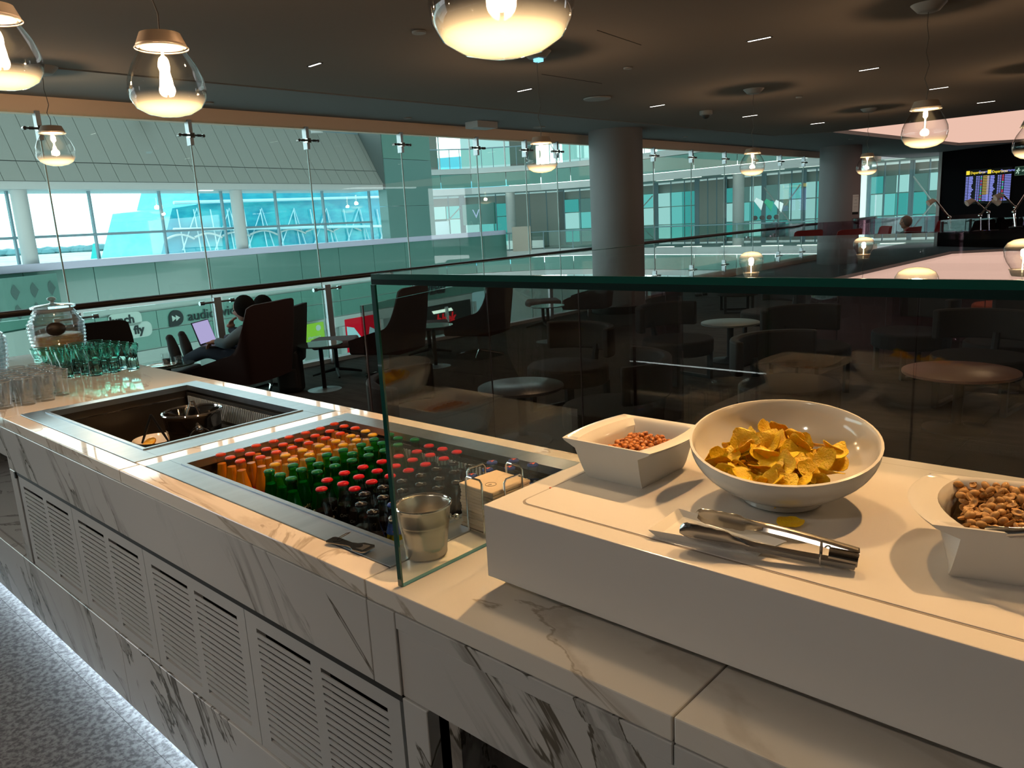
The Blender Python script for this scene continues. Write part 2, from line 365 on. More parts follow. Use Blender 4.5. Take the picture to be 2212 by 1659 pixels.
MB().tube([(0, -2, 1.035), (0, 6, 1.045), (0, 13, 1.08), (0, 20, 1.10), (0, 26, 1.11)], .032, 10).build('rail', principled('rail_wood', (.045, .03, .022), .3), hr)
post = MB().box((-.02, -.04, 0), (.02, .04, .98)).mesh('post', principled('post_metal', (.42, .47, .50), .3, .5), 0)
arm_ = MB().tube([(0.0, -.17, .93), (0.0, .17, .93)], .013, 8)
for s in (-1, 1): arm_.tube([(0, s * .15, .93), (0, s * .2, .93)], .024, 10)
armm = arm_.mesh('clamp', chrome)
for y in [1.15 + 1.44 * k for k in range(17)]:
    link('post', post, hr, (0, y, 0)); link('clamp', armm, hr, (0, y, 0))
for k in range(17):
    y = 1.15 + 1.44 * k; MB().box((-.006, y + .07, .08), (.006, y + 1.37, .98)).build('balustrade_pane', green_pane, hr, 0)
structure('trim_1', MB().box((GX - .1, -4, -.3), (GX + .08, 26.6, 0.05)), principled('kerb', (.52, .55, .55), .5))
# return pane to the black wall
q0 = Vector((-8.25, 26.3)); q1 = Vector((bw.x, bw.y))
g2 = sroot('window_2'); dq = (q1 - q0)
for k in range(2):
    a = q0 + dq * (k / 2 + .004); b = q0 + dq * ((k + 1) / 2 - .004)
    MB().wall([a, b], 0, 2.9, .012).build('pane', green_pane, g2, 0)

# ------------------------------------------------------------------ facade across the atrium
FA = Vector((-25.55, 6.41, 0)); FU = Vector((-0.135, 0.991, 0)).normalized(); FN = Vector((-FU.y, FU.x, 0))
def fp(s, z, off=0.0): 
    p = FA + FU * s + FN * off; return Vector((p.x, p.y, z))
FM = Matrix(((FU.x, FN.x, 0, FA.x), (FU.y, FN.y, 0, FA.y), (0, 0, 1, 0), (0, 0, 0, 1)))   # local (s, off, z)
def fbox(s0, o0, z0, s1, o1, z1, mb=None): return (mb or MB()).box((s0, o0, z0), (s1, o1, z1), FM)
fac = thing('terminal_facade', 'pale green glass clad terminal wing across the atrium', 'building', (0, 0, 0))
fbox(-9, -.12, .93, 24.9, .25, 1.15).build('parapet', parapet_m, fac, 0)
s = -1.5 - 2.04 * 3
while s < 24:
    fbox(s + .012, -.03, -.32, s + 2.03, .02, .92).build('spandrel_panel', greenglass, fac, 0); s += 2.04
fbox(-9, .03, -6.2, 24.9, .3, .93).build('backing', principled('facade_backing', (.42, .47, .46), .6), fac, 0)
fbox(-9, -.06, -.60, 24.9, .04, -.34).build('upper_band', white_paint, fac, 0)
s = .3 - 2.05 * 4
while s < 24:
    for z0 in (-1.27, -1.90):
        fbox(s + .01, -.05, z0 + .008, s + 2.04, .0, z0 + .60).build('sign_panel', greenglass2, fac, 0)
    s += 2.05
fbox(-9, -.06, -2.35, 24.9, .04, -1.93).build('lower_band', white_paint, fac, 0)
fbox(-9, .0, -6.2, 24.9, .06, -2.4).build('shop_front', principled('shop_front', (.30, .33, .33), .4), fac, 0)
fin_m = principled('shop_post', (.55, .58, .58), .4)
for k in range(14): fbox(-6.0 + k * 2.3, -.22, -6.2, -5.85 + k * 2.3, .0, -2.35).build('shop_post', fin_m, fac, 0)
# cladding above the windows, leaning away
cl = MB()
r0, r1, r2 = (3.5, 0.0), (4.1, .36), (5.8, 1.32)
s = -9.0
while s < 15.7:
    e_ = min(s + .555, 15.85)
    for (za, oa), (zb, ob) in ((r0, r1), (r1, r2)):
        ta = .012; pts = [fp(s + .006, za + ta, oa), fp(e_ - .006, za + ta, oa), fp(e_ - .006, zb - ta, ob), fp(s + .006, zb - ta, ob)]
        bk = [p + FN * .03 for p in pts]
        MB().add([tuple(p) for p in pts + bk], [(0, 1, 2, 3), (7, 6, 5, 4), (0, 4, 5, 1), (1, 5, 6, 2), (2, 6, 7, 3), (3, 7, 4, 0)]).build('cladding_panel', clad_m, fac, 0)
    s += .56
bk = [fp(-9, 3.5, .05), fp(15.85, 3.5, .05), fp(15.85, 5.8, 1.38), fp(-9, 5.8, 1.38), fp(-9, 3.5, 2.2), fp(15.85, 3.5, 2.2), fp(15.85, 5.8, 2.2), fp(-9, 5.8, 2.2)]
MB().add([tuple(p) for p in bk], [(0, 1, 2, 3), (4, 7, 6, 5), (0, 4, 5, 1), (1, 5, 6, 2), (2, 6, 7, 3), (3, 7, 4, 0)]).build('cladding_core', principled('clad_core', (.12, .14, .14), .7), fac, 0)
fbox(-9, .05, 3.28, 15.85, 2.2, 3.5).build('window_head', white_paint, fac, 0)
# window band
win_pane = sheet('window_pane', (.86, .97, .985), f0=.04)
ms = [-6.4, -4.0, -1.5, .9, 3.3, 5.7, 8.15, 10.6, 13.05, 15.8]
for a, b in zip(ms[:-1], ms[1:]):
    wdw = fbox(a + .03, .9, 1.15, b - .03, .93, 3.28).build('window_pane', win_pane, fac, 0)
for a in ms: fbox(a - .03, .86, 1.15, a + .03, .98, 3.28).build('mullion', frame_m, fac, 0)
fbox(-9, .85, 1.88, 15.85, .97, 1.96).build('transom', frame_m, fac, 0)
fbox(-9, .25, .9, 15.85, 1.2, 1.15).build('window_sill', parapet_m, fac, 0)
for sc0 in (1.05, 8.5):
    MB().lathe([(.22, 1.1), (.22, 3.5)], 24, Matrix.Translation(fp(sc0, 0, .5))).build('facade_column', white_paint, fac)
fbox(7.0, .4, 3.262, 7.5, .55, 3.281).build('downlight', emit('lamp_white', (1, .97, .9), 3.0), fac, 0)
# clerestory high up (only its reflection shows in the worktop)
fbox(-9, 1.3, 5.75, 15.85, 1.6, 5.85).build('clerestory_sill', frame_m, fac, 0)
fbox(15.86, -.05, 3.3, 15.9, 2.4, 9.2).build('end_cheek', principled('cheek_grey', (.10, .13, .125), .6), fac, 0)
for k in range(12): fbox(-8 + k * 2.5, 1.3, 5.75, -7.93 + k * 2.5, 1.5, 9.2).build('clerestory_mullion', frame_m, fac, 0)
for k in (1, 4, 7): MB().lathe([(.25, 5.6), (.25, 9.3)], 20, Matrix.Translation(fp(-4.4 + k * 2.5, 0, .9))).build('clerestory_column', white_paint, fac)
fbox(-9, 1.1, 9.2, 19.2, 2.5, 9.7).build('roof_beam', clad_m, fac, 0)
# pier of tinted glass
for k, (z0, z1, mt) in enumerate(((1.15, 2.55, pierglass), (2.57, 4.6, pierglass), (4.62, 6.6, greenglass2), (6.62, 9.2, greenglass2))):
    fbox(15.9, -.1, z0, 19.05, .4, z1).build('pier_panel', mt, fac, 0)
# ------------------------------------------------------------------ signs on the far wing
def sign(name, lab, base=None): return thing(name, lab, 'sign', (0, 0, 0))
def ftext(parent, txt, s, z, size, mat, off=-.10, depth=.012, bold=0.0, shear=0.0, name='lettering'):
    me = text_mesh(txt, size, depth, name, mat, shear, bold); put(me, frame4(fp(s, z, off), FU, (0, 0, 1))); return link(name, me, parent)
def rrect(x0, y0, x1, y1, r, n=5):
    out = []
    for cx, cy, a0 in ((x1 - r, y1 - r, 0), (x0 + r, y1 - r, 90), (x0 + r, y0 + r, 180), (x1 - r, y0 + r, 270)):
        for k in range(n + 1):
            a = math.radians(a0 + 90 * k / n); out.append((cx + r * math.cos(a), cy + r * math.sin(a)))
    return out
def fplate(poly, off, th, name, mat, parent):
    n = len(poly); a = [tuple(fp(x, y, off)) for x, y in poly]; b = [tuple(fp(x, y, off + th)) for x, y in poly]
    return MB().add(a + b, [tuple(range(n)), tuple(range(2 * n - 1, n - 1, -1))] + [(i, n + i, n + (i + 1) % n, (i + 1) % n) for i in range(n)]).build(name, mat, parent, 0)
sg = sign('shop_sign', 'white rounded sign with bold black lettering ending in & fly behind black chair')
wsm = principled('sign_white', (.62, .66, .63), .5)
fplate(rrect(2.75, -1.05, 3.85, -.60, .16), -.09, .03, 'sign_board', wsm, sg); fplate(rrect(2.6, -1.46, 4.15, -.96, .2), -.09, .028, 'sign_board', wsm, sg)
ftext(sg, 'lunch', 3.18, -.83, .38, black_sign, -.10, .01, .012); ftext(sg, '& fly', 3.52, -1.21, .38, black_sign, -.10, .01, .012)
sg = sign('shop_sign', 'black badge with two white triangles beside audio, video lettering')
fplate([(4.78, -1.27), (5.1, -1.27)] + [(5.06 + .27 * math.cos(a), -1.0 + .27 * math.sin(a)) for a in [math.radians(t) for t in range(-80, 181, 20)]], -.1, .04, 'badge', black_sign, sg)
for k in (0, 1): fplate([(4.90 + k * .14, -1.1), (5.05 + k * .14, -1.0), (4.90 + k * .14, -.9)], -.12, .02, 'arrow', wsm, sg)
ftext(sg, 'audio, video', 6.72, -1.02, .50, black_sign)
sg = sign('shop_sign', 'black handwritten script sign above the lower shops seen past high-backed chair')
ftext(sg, 'yBar', 18.6, -1.35, .95, black_sign, -.2, .02, .015, .35)
sg = sign('projecting_sign', 'lime green projecting shop sign above the lower concourse')
fplate(rrect(10.1, -2.75, 11.15, -1.95, .03), -.5, .05, 'sign_board', principled('lime', (.28, .48, .02), .5, emis=(.28, .5, .03), estr=.35), sg)
ftext(sg, 'pharmacy', 10.6, -2.5, .17, wsm, -.52, .005); fplate([(10.85 + .13 * math.cos(a * PI / 6), -2.16 + .12 * math.sin(a * PI / 6)) for a in range(12)], -.515, .01, 'emblem', wsm, sg)
sg = sign('shop_screen', 'red and pale blue shop window graphic on the lower concourse')
fplate(rrect(12.7, -3.6, 14.6, -2.1, .02), -.1, .04, 'panel', emit('screen_red', (.75, .01, .03), .9), sg)
fplate([(12.75, -3.3), (13.3, -3.55), (13.55, -3.0), (13.15, -2.5), (12.75, -2.4)], -.12, .02, 'light_patch', emit('screen_blue', (.5, .75, .85), .9), sg)
fplate([(13.9, -3.3), (14.5, -3.5), (14.5, -2.8), (14.1, -2.6)], -.12, .02, 'light_patch', emit('screen_blue', (.5, .75, .85), .9), sg)
sg = sign('shop_screen', 'pale blue lit shop screen on the lower concourse under the script sign')
fplate(rrect(21.6, -3.1, 23.4, -1.9, .1), -.12, .04, 'panel', emit('screen_blue', (.5, .75, .85), .9), sg)
sg = sign('shop_front_sign', 'dark shop front with small glowing red lettering')
fplate(rrect(17.3, -3.7, 21.4, -2.2, .02), -.1, .03, 'panel', dark_void, sg); ftext(sg, 'bbek', 19.3, -2.95, .75, emit('neon_red', (1, .02, .03), 1.2), -.14, .02, .01, .2)
fplate([(18.3 + .3 * i + .12 * (j % 2), -2.45 - .05 * j) for i, j in ((0, 0), (5, 0), (5, 3), (0, 3))], -.13, .01, 'light_strip', emit('lamp_white', (1, .97, .9), 3.0), sg)
sg = sign('shop_front_arch', 'purple arched shop entrance on the lower concourse behind seated man')
fplate([(4.6 + (2.9 + 2.9 * math.cos(a * PI / 16)), -5.6 + 2.75 * math.sin(a * PI / 16)) for a in range(17)], -.12, .05, 'arch', principled('purple', (.13, .012, .14), .5, emis=(.15, .01, .16), estr=.25), sg)
fplate([(5.0 + (2.5 + 2.5 * math.cos(a * PI / 16)), -5.65 + 2.3 * math.sin(a * PI / 16)) for a in range(17)], -.13, .02, 'arch_inside', white_paint, sg)
sg = sign('shop_poster', 'white notice board with small print and red frame beside lower shop')
fplate(rrect(3.5, -3.0, 4.6, -2.35, .02), -.12, .04, 'board', wsm, sg); ftext(sg, 'NEW  *', 4.05, -2.6, .2, black_sign, -.13, .003)
fplate(rrect(4.65, -3.9, 4.8, -2.2, .01), -.2, .05, 'red_post', red_fabric, sg); fplate(rrect(2.9, -4.2, 4.5, -3.1, .05), -.6, .5, 'red_counter', red_fabric, sg)
# lower concourse floor and left glazed drum
structure('floor_lower', MB().box((-34, -14, -6.3), (-8.4, 60, -6.0)), principled('concourse_floor', (.42, .44, .43), .25))
dr = thing('glass_kiosk', 'curved green glass kiosk with wavy reflections at far left of concourse', 'kiosk', (0, 0, 0))
arc = [fp(-6 + 7.2 * t, 0, -.6 - 1.2 * math.sin(t * PI)) for t in [k / 12 for k in range(13)]]
for k in range(12):
    a, b = arc[k], arc[k + 1]
    MB().wall([(a.x, a.y), (b.x, b.y)], -.55, .85, .04).build('curved_pane', greenglass2, dr, 0)
    MB().wall([(a.x, a.y), (b.x, b.y)], -1.5, -.6, .05).build('white_panel', white_paint, dr, 0)
    if k > 5:  # dark diamonds painted on as reflections in the curved glass
        q = (a + b) / 2; 
        for zz in (.45, -.1):
            MB().add([tuple(q + Vector((.06, 0, zz + .22))), tuple(q + Vector((.06, .12, zz))), tuple(q + Vector((.06, 0, zz - .22))), tuple(q + Vector((.06, -.12, zz)))], [(0, 1, 2, 3)]).build('reflection_mark', principled('reflection_dark', (.03, .09, .08), .5), dr, 0)
me = text_mesh('hour', .7, .01, 'lettering', black_sign, 0, .01); put(me, frame4(fp(.3, -1.05, -1.2), FU, (0, 0, 1))); link('lettering', me, dr)  # reflected poster lettering, set on as solid letters

# ------------------------------------------------------------------ far wing with open floors (beyond the pier)
WP = [Vector((-31.9, 27.2)), Vector((-30.3, 30.2)), Vector((-27.4, 32.6)), Vector((-24.0, 33.4)), Vector((-20.6, 33.0)), Vector((-16, 32.4)), Vector((-12.3, 32.1)), Vector((-8, 32.3)), Vector((-3, 33))]
fw = thing('gallery_wing', 'curved far wing with stacked white gallery floors and turquoise windows', 'building', (0, 0, 0))
def resample(P_, step):
    out = [P_[0]]; acc = 0
    for a, b in zip(P_[:-1], P_[1:]):
        n = max(1, int((b - a).length / step))
        for k in range(1, n + 1): out.append(a + (b - a) * (k / n))
    return out
WR = resample(WP, 1.6)
def offs(P_, t):
    out = []
    for i in range(len(P_)):
        d = (P_[min(i + 1, len(P_) - 1)] - P_[max(i - 1, 0)]).normalized(); out.append(P_[i] + Vector((-d.y, d.x)) * t)
    return out
def wband(z0, z1, th, name, mat, off=0.0): return MB().wall(offs(WR, off), z0, z1, th).build(name, mat, fw, 0)
wband(-.42, 0.02, .4, 'gallery_floor_edge', white_paint); wband(-.25, -.05, 9, 'gallery_floor', clad_m, .3)
wband(3.15, 3.48, .35, 'gallery_band', white_paint); wband(4.22, 4.5, .35, 'gallery_band', white_paint); wband(3.3, 3.45, 9, 'gallery_ceiling', principled('gallery_ceiling', (.40, .47, .46), .7), .3); wband(4.3, 4.45, 9, 'upper_floor', clad_m, .3)
wband(7.2, 7.6, .3, 'gallery_band', white_paint)
O6 = offs(WR, 6.0); O0 = WR
for k in range(len(WR) - 1):
    a, b = WR[k], WR[k + 1]; d = (b - a); a2, b2 = a + d * .01, b - d * .01
    MB().wall([a2, b2], 3.5, 4.2, .04).build('gallery_spandrel', greenglass2, fw, 0)
    MB().wall([a2, b2], -1.4, -.45, .04).build('gallery_spandrel', clad_m, fw, 0)
    MB().wall([a2, b2], 0.1, 1.0, .015).build('gallery_balustrade', sheet('gallery_glass', (.8, .93, .9), f0=.06), fw, 0)
    MB().wall([a2, b2], 4.6, 5.5, .015).build('gallery_balustrade', sheet('gallery_glass', (.8, .93, .9), f0=.06), fw, 0)
    # window bays at the back of the floor
    A_, B_ = O6[k], O6[k + 1]; kind = (k * 7) % 4
    if kind != 1:
        tones = [emit('daylight_teal', (.09, .50, .50), .8), emit('daylight_aqua', (.20, .66, .66), .9), emit('daylight_pale', (.48, .80, .80), .95), emit('daylight_grey', (.14, .27, .26), .8)]
        for c_ in range(3):
            for rw_, (zl, zh) in enumerate(((.15, .9), (.95, 1.9), (1.95, 2.7))):
                MB().wall([A_ + (B_ - A_) * (c_ * .3 + .01), A_ + (B_ - A_) * (c_ * .3 + .29)], zl, zh, .05).build('window_pane', tones[(k * 5 + c_ * 3 + rw_ * (k + 2)) % 4], fw, 0)
        if k % 2: 
            L0 = A_ + (a - A_) * .02; R0 = A_ + (B_ - A_) * .9 + (a - A_) * .02
            MB().tube([(L0.x, L0.y, .2), (R0.x, R0.y, 2.6)], .035, 5).build('brace', white_paint, fw); MB().tube([(R0.x, R0.y, .2), (L0.x, L0.y, 2.6)], .035, 5).build('brace', white_paint, fw)
    else: MB().wall([A_, B_], 0, 3.2, .08).build('grey_wall', clad_m, fw, 0)
    MB().wall([A_ + (B_ - A_) * .9, B_], 0, 3.3, .1).build('bay_post', frame_m, fw, 0)
    if k % 3 == 0: MB().lathe([(.28, 0), (.28, 3.3)], 16, Matrix.Translation((*(A_ * .6 + a * .4), 0))).build('gallery_column', white_paint, fw)
    if k % 2 == 0: MB().wall([A_, B_], 4.5, 7.2, .05).build('bright_window', emit('pale_daylight', (.62, .92, .95), .95), fw, 0)
    else: MB().wall([A_, A_ + (B_ - A_) * .5], 4.5, 7.2, .06).build('grey_wall', clad_m, fw, 0)
    c = (a + A_) / 2; MB().box((c.x - .5, c.y - .08, 3.27), (c.x + .5, c.y + .08, 3.3)).build('ceiling_lamp', emit('lamp_white', (1, .97, .9), 3.0), fw, 0)
    MB().tube([(a.x, a.y, .95), (b.x, b.y, .95)], .025, 6, False).build('rail', frame_m, fw); MB().tube([(a.x, a.y, 5.5), (b.x, b.y, 5.5)], .03, 6, False).build('rail', frame_m, fw)
    MB().tube([(a.x, a.y, 0), (a.x, a.y, 1.0)], .025, 6).build('rail_post', frame_m, fw)
    for f_ in (.0, .33, .66):
        g_ = a + (b - a) * f_; MB().tube([(g_.x, g_.y, 4.5), (g_.x, g_.y, 7.2 if f_ == 0 else 5.5)], .045 if f_ == 0 else .02, 6).build('upper_post', white_paint if f_ == 0 else frame_m, fw)
        g_ = A_ + (B_ - A_) * f_; MB().tube([(g_.x, g_.y, 0.0), (g_.x, g_.y, 3.3)], .035, 6).build('window_post', frame_m, fw)
wband(-6.2, -1.4, .3, 'lower_wall', principled('lower_wall', (.34, .38, .37), .5), .8)
wband(7.6, 7.9, 9, 'gallery_roof', clad_m, .3)
wband(-.05, 3.2, .1, 'gallery_back_wall', clad_m, 6.3)
# things on the gallery
gs = thing('direction_sign', 'dark green hanging sign with white arrow and lift symbol on far gallery', 'sign', (0, 0, 0))
p = onz(1045, 466, 2.0); p = ondep(1030, 463, 38)
MB().box((p.x - .9, p.y - .1, p.z - .5), (p.x + 1.3, p.y, p.z + .5)).build('board', principled('sign_green', (.02, .12, .10), .4), gs, 0)
me = text_mesh('V', .6, .01, 'arrow', emit('sign_white_glow', (.6, .7, 1), .8)); Xd = Vector((.74, .67, 0)); put(me, frame4(p + Vector((.2, -.25, 0)), Xd, (0, 0, 1))); link('arrow', me, gs)
for k, (px, py, wd_, hg, mt, nm, lb) in enumerate(((953, 505, .9, 1.5, principled('white_door_paint', (.62, .72, .74), .5), 'cubicle', 'pale grey white cubicle with blue triangle on far gallery'), (1127, 515, 1.0, 1.0, principled('tan_board', (.38, .33, .27), .6), 'partition_board', 'tan board standing behind far gallery railing'))):
    p = ondep(px, py, 42 if k == 0 else 41); t_ = thing(nm, lb, 'panel', (p.x, p.y, 0))
    MB().box((-wd_ / 2, 0, 0), (wd_ / 2, .1, hg + .3), Matrix.Rotation(.73, 4, 'Z')).build('panel', mt, t_, 0)
# aircraft-style tail graphic bay on the far right gallery
tg = thing('window_mural', 'white and green flag-striped graphic behind far gallery glass', 'mural', (0, 0, 0))
p = ondep(1655, 433, 31.5); Xd = Vector((.74, .67, 0)).normalized()
for k in range(3):
    b = p + Xd * (k * .75 - .9) + Vector((0, 0, -.12 * k)); q = [b, b + Xd * .55 + Vector((0, 0, -.7)), b + Xd * .7 + Vector((0, 0, -.05)), b + Xd * .15 + Vector((0, 0, .25))]
    q = [p + (v - p) * .55 for v in q]; n_ = Vector((-.67, .74, 0)) * .04; MB().add([tuple(v) for v in q] + [tuple(v + n_) for v in q], [(0, 1, 2, 3), (7, 6, 5, 4), (0, 4, 5, 1), (1, 5, 6, 2), (2, 6, 7, 3), (3, 7, 4, 0)]).build('stripe', principled('mural_green' if k == 1 else 'mural_white', (.02, .35, .2) if k == 1 else (.8, .85, .85), .5), tg, 0)
for k in range(4):
    p = ondep(1630 + k * 15.3, 471 - k * .8, 31.0); o = MB().tube([p, p + Vector((.07, -.07, 0))], .09, 16).build('round_vent', dark_void, None); tag(o, 'small round dark vent, %s of the row on the far gallery wall' % ('leftmost', 'second from left', 'third from left', 'rightmost')[k], 'vent', 'round vents on the far gallery')

# ------------------------------------------------------------------ outside the terminal
og = MB().box((-1900, -900, -7), (-36, 1900, -6.5)).build('ground_outside', apron_m, None, 0); og['kind'] = 'structure'
tr = MB(); rr = random.Random(3)
for k in range(420):
    px = -140 + k * 3.7; p = ondep(px, 500, 820 + rr.random() * 60); h = 9 + rr.random() * 5
    tr.ball((p.x, p.y, -6.5 + h * .15), h * .55, 7, 4, (1.6, 1.6, .8))
o = tr.build('tree_line', principled('far_trees', (.10, .20, .21), 1.0), None); tag(o, 'low blue-green line of trees along the airfield horizon', 'trees', kind='stuff')
tf = thing('aircraft', 'parked aircraft with teal tail fin far out on the apron', 'aircraft', (0, 0, 0))
p = ondep(203, 560, 190); p.z = -6.5; X2 = Vector((.74, .67, 0))
def upoly(pts, nm, mt, par, th=.4):
    q = [p + X2 * a + Vector((0, 0, b)) for a, b in pts]; n_ = Vector((-.67, .74, 0)) * th; n = len(q)
    MB().add([tuple(v) for v in q] + [tuple(v + n_) for v in q], [tuple(range(n)), tuple(range(2 * n - 1, n - 1, -1))] + [(i, n + i, n + (i + 1) % n, (i + 1) % n) for i in range(n)]).build(nm, mt, par, 0)
upoly([(-1.4, 2.5), (1.9, 2.5), (1.4, 8.2), (.4, 8.2)], 'tail_fin', principled('teal_fin', (.01, .36, .33), .5), tf)
MB().tube([p + X2 * -1 + Vector((0, 0, 2)), p + X2 * 6 + Vector((-8, 8, 2.2)), p + Vector((-24, 14, 2.2))], [.7, 1.9, 1.9], 12).build('fuselage', white_paint, tf)
# blue glazed neighbour building with lattice
nb = thing('glazed_building', 'slanted turquoise glass building with white lattice outside the windows', 'building', (0, 0, 0))
def nbp(px, py, off=14.0):
    d = ray(px, py); o_ = EYE; a = FA + FN * off; t = (a - o_).dot(FN) / d.dot(FN); return o_ + d * t
q = [nbp(347, 553), nbp(372, 450), nbp(425, 442), nbp(440, 380), nbp(1100, 330), nbp(1100, 560)]
for v in q:
    pass
n_ = FN * 6
MB().add([tuple(v) for v in q] + [tuple(v + n_) for v in q], [tuple(range(6)), tuple(range(11, 5, -1))] + [(i, 6 + i, 6 + (i + 1) % 6, (i + 1) % 6) for i in range(6)]).build('glazing', turq, nb, 0)
lat = principled('lattice_white', (.55, .75, .80), .5)
for k in range(16):
    a = nbp(400 + k * 36, 548, 13.9); b = nbp(382 + k * 36, 452, 13.9); MB().tube([a, b], .035, 5).build('mullion', lat, nb)
for k in range(8):
    a = nbp(395 + k * 70, 540, 13.9); b = nbp(425 + k * 70, 450, 13.9); c = nbp(455 + k * 70, 540, 13.9); MB().tube([a, b, c], .04, 5).build('lattice_strut', lat, nb)
for (ya, yb) in ((438, 418), (496, 484)):
    MB().tube([nbp(375, ya, 13.8), nbp(1100, yb, 13.8)], .09, 6).build('rail_beam', lat, nb)
for seg in range(7):
    pts = [nbp(360 + seg * 60 + t * 6, 516 - abs(math.sin(t * PI / 10)) * 9 - seg * 3, 13.85) for t in range(11)]; MB().tube(pts, .06, 5).build('canopy_arch', white_paint, nb)
# unseen atrium roof added to dim daylight: panels with skylight slots between
rf = sroot('ceiling_shade')
bm_ = MB().box((-29, -1.52, 9.75), (-8.0, 1.52, 10.1)).mesh('shade_panel', white_paint, 0)
for k in range(21): link('shade_panel', bm_, rf, (0, -13 + k * 3.4, 0))
MB().box((-8.6, -15, CZ + .36), (-8.2, 60, 9.75)).build('atrium_side_wall', white_paint, rf, 0)

# ================================================================== THE COUNTER
FY, BY = 0.792, 1.652
W1 = (-3.52, .853, -2.386, 1.59); W2 = (-2.314, .857, -1.155, 1.59)
XL, XR = -5.5, 1.3
ct = thing('buffet_counter', 'long white marble buffet counter with louvred doors and sunken cold wells', 'counter', (0, 0, 0))
def slab(x0, y0, x1, y1, name='worktop_slab', z0=.93):
    g = .0012; o = MB().box((x0 + g, y0 + g, z0), (x1 - g, y1 - g, CT)).build(name, marble_top, ct, 0); return bevel(o, .0025, 2)
slab(XL, FY, W1[0], BY)
slab(W1[0], FY, -2.35, W1[1]); slab(-2.35, FY, W2[2], W2[1])
slab(W1[0], W1[3], -2.35, BY); slab(-2.35, W2[3], W2[2], BY)
slab(W1[2], W1[1], W2[0], W1[3])
slab(W2[2], FY, -.478, BY); slab(-.478, FY, .55, BY); slab(.55, FY, XR, BY)
# marble fascia
def fpanel(x0, z0, x1, z1, y=FY, th=.03, mat=marble_front, name='marble_panel'):
    return bevel(MB().box((x0 + .001, y, z0), (x1 - .001, y + th, z1)).build(name, mat, ct, 0), .0015, 1)
fpanel(XL, .80, -3.57, .928); fpanel(-3.57, .752, -1.155, .928); fpanel(-1.155, .752, -1.07, .928)
fpanel(-1.07, .895, -.478, .928); fpanel(-.478, .895, .55, .928); fpanel(.55, .895, XR, .928)
fpanel(-1.07, .752, XR, .893, FY + .004); fpanel(-1.07, .352, -.998, .75, FY)
for a, b in ((XL, -4.1), (-4.1, -2.6), (-2.6, -1.07), (-1.07, XR)): fpanel(a, .075, b, .348, FY)
fpanel(-3.57, .352, -3.49, .75, FY)
MB().box((-3.49, FY + .002, .738), (-1.07, FY + .05, .752)).build('finger_groove', dark_void, ct, 0)
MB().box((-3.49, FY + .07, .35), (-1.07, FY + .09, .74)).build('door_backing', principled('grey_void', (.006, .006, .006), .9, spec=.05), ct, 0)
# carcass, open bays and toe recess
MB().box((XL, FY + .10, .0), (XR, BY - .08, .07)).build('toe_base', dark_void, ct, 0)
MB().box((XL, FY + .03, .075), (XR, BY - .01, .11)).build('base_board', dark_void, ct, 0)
MB().box((XL, BY - .03, .07), (XR, BY - .0, .928)).build('back_panel', marble_front, ct, 0)
MB().box((-3.60, FY + .06, .11), (-3.57, BY - .03, .80)).build('bay_side', marble_front, ct, 0)
MB().box((-.985, FY + .04, .11), (-.955, BY - .03, .75)).build('bay_side', marble_front, ct, 0)
MB().box((XL, FY + .55, .11), (-3.6, FY + .58, .80)).build('bay_back', principled('bay_bronze', (.12, .10, .085), .15), ct, 0)
MB().box((-.955, FY + .45, .11), (XR, FY + .48, .75)).build('bay_back', principled('bay_bronze', (.12, .10, .085), .15), ct, 0)
MB().box((XL, FY + .035, .33), (-3.6, FY + .55, .35)).build('bay_shelf', marble_front, ct, 0)
for x in (XL, XR - .02): MB().box((x, FY + .03, .11), (x + .02, BY - .03, .928)).build('end_panel', marble_front, ct, 0)
led = MB().box((XL, FY + .075, .052), (XR, FY + .095, .066)).build('led_strip', emit('led_cool', (.66, .84, 1.0), 52), ct, 0)
# louvred doors
DX = [-3.48, -2.879, -2.28, -1.681, -1.082]
slat_me = MB().box((0, 0, 0), (.232, .003, .0122)).mesh('slat', laminate, 0)
for k in range(4):
    x0, x1 = DX[k] + .0015, DX[k + 1] - .0015; z0, z1 = .354, .737; y0 = FY + .004
    d = link('louvred_door', None, ct); d.empty_display_size = .05
    a0, a1, b0, b1 = x0 + .05, x0 + .282, x0 + .322, x0 + .554
    zb, zt = z0 + .036, z1 - .036
    m = MB()
    for (p, q) in (((x0, z0), (a0, z1)), ((a1, zb), (b0, zt)), ((b1, z0), (x1, z1)), ((a0, z0), (b1, zb)), ((a0, zt), (b1, z1))): m.box((p[0], y0, p[1]), (q[0], y0 + .022, q[1]))
    m.build('door_frame', laminate, d, 0)
    n = 17; pitch = (zt - zb) / n
    for i in range(n):
        for ax in (a0, b0):
            if i: link('slat', slat_me, d, (ax, y0, zb + pitch * i - .0061))
MB().box((-3.50, FY - .004, .725), (-3.485, FY + .01, .75)).build('socket', dark_void, ct, 0)

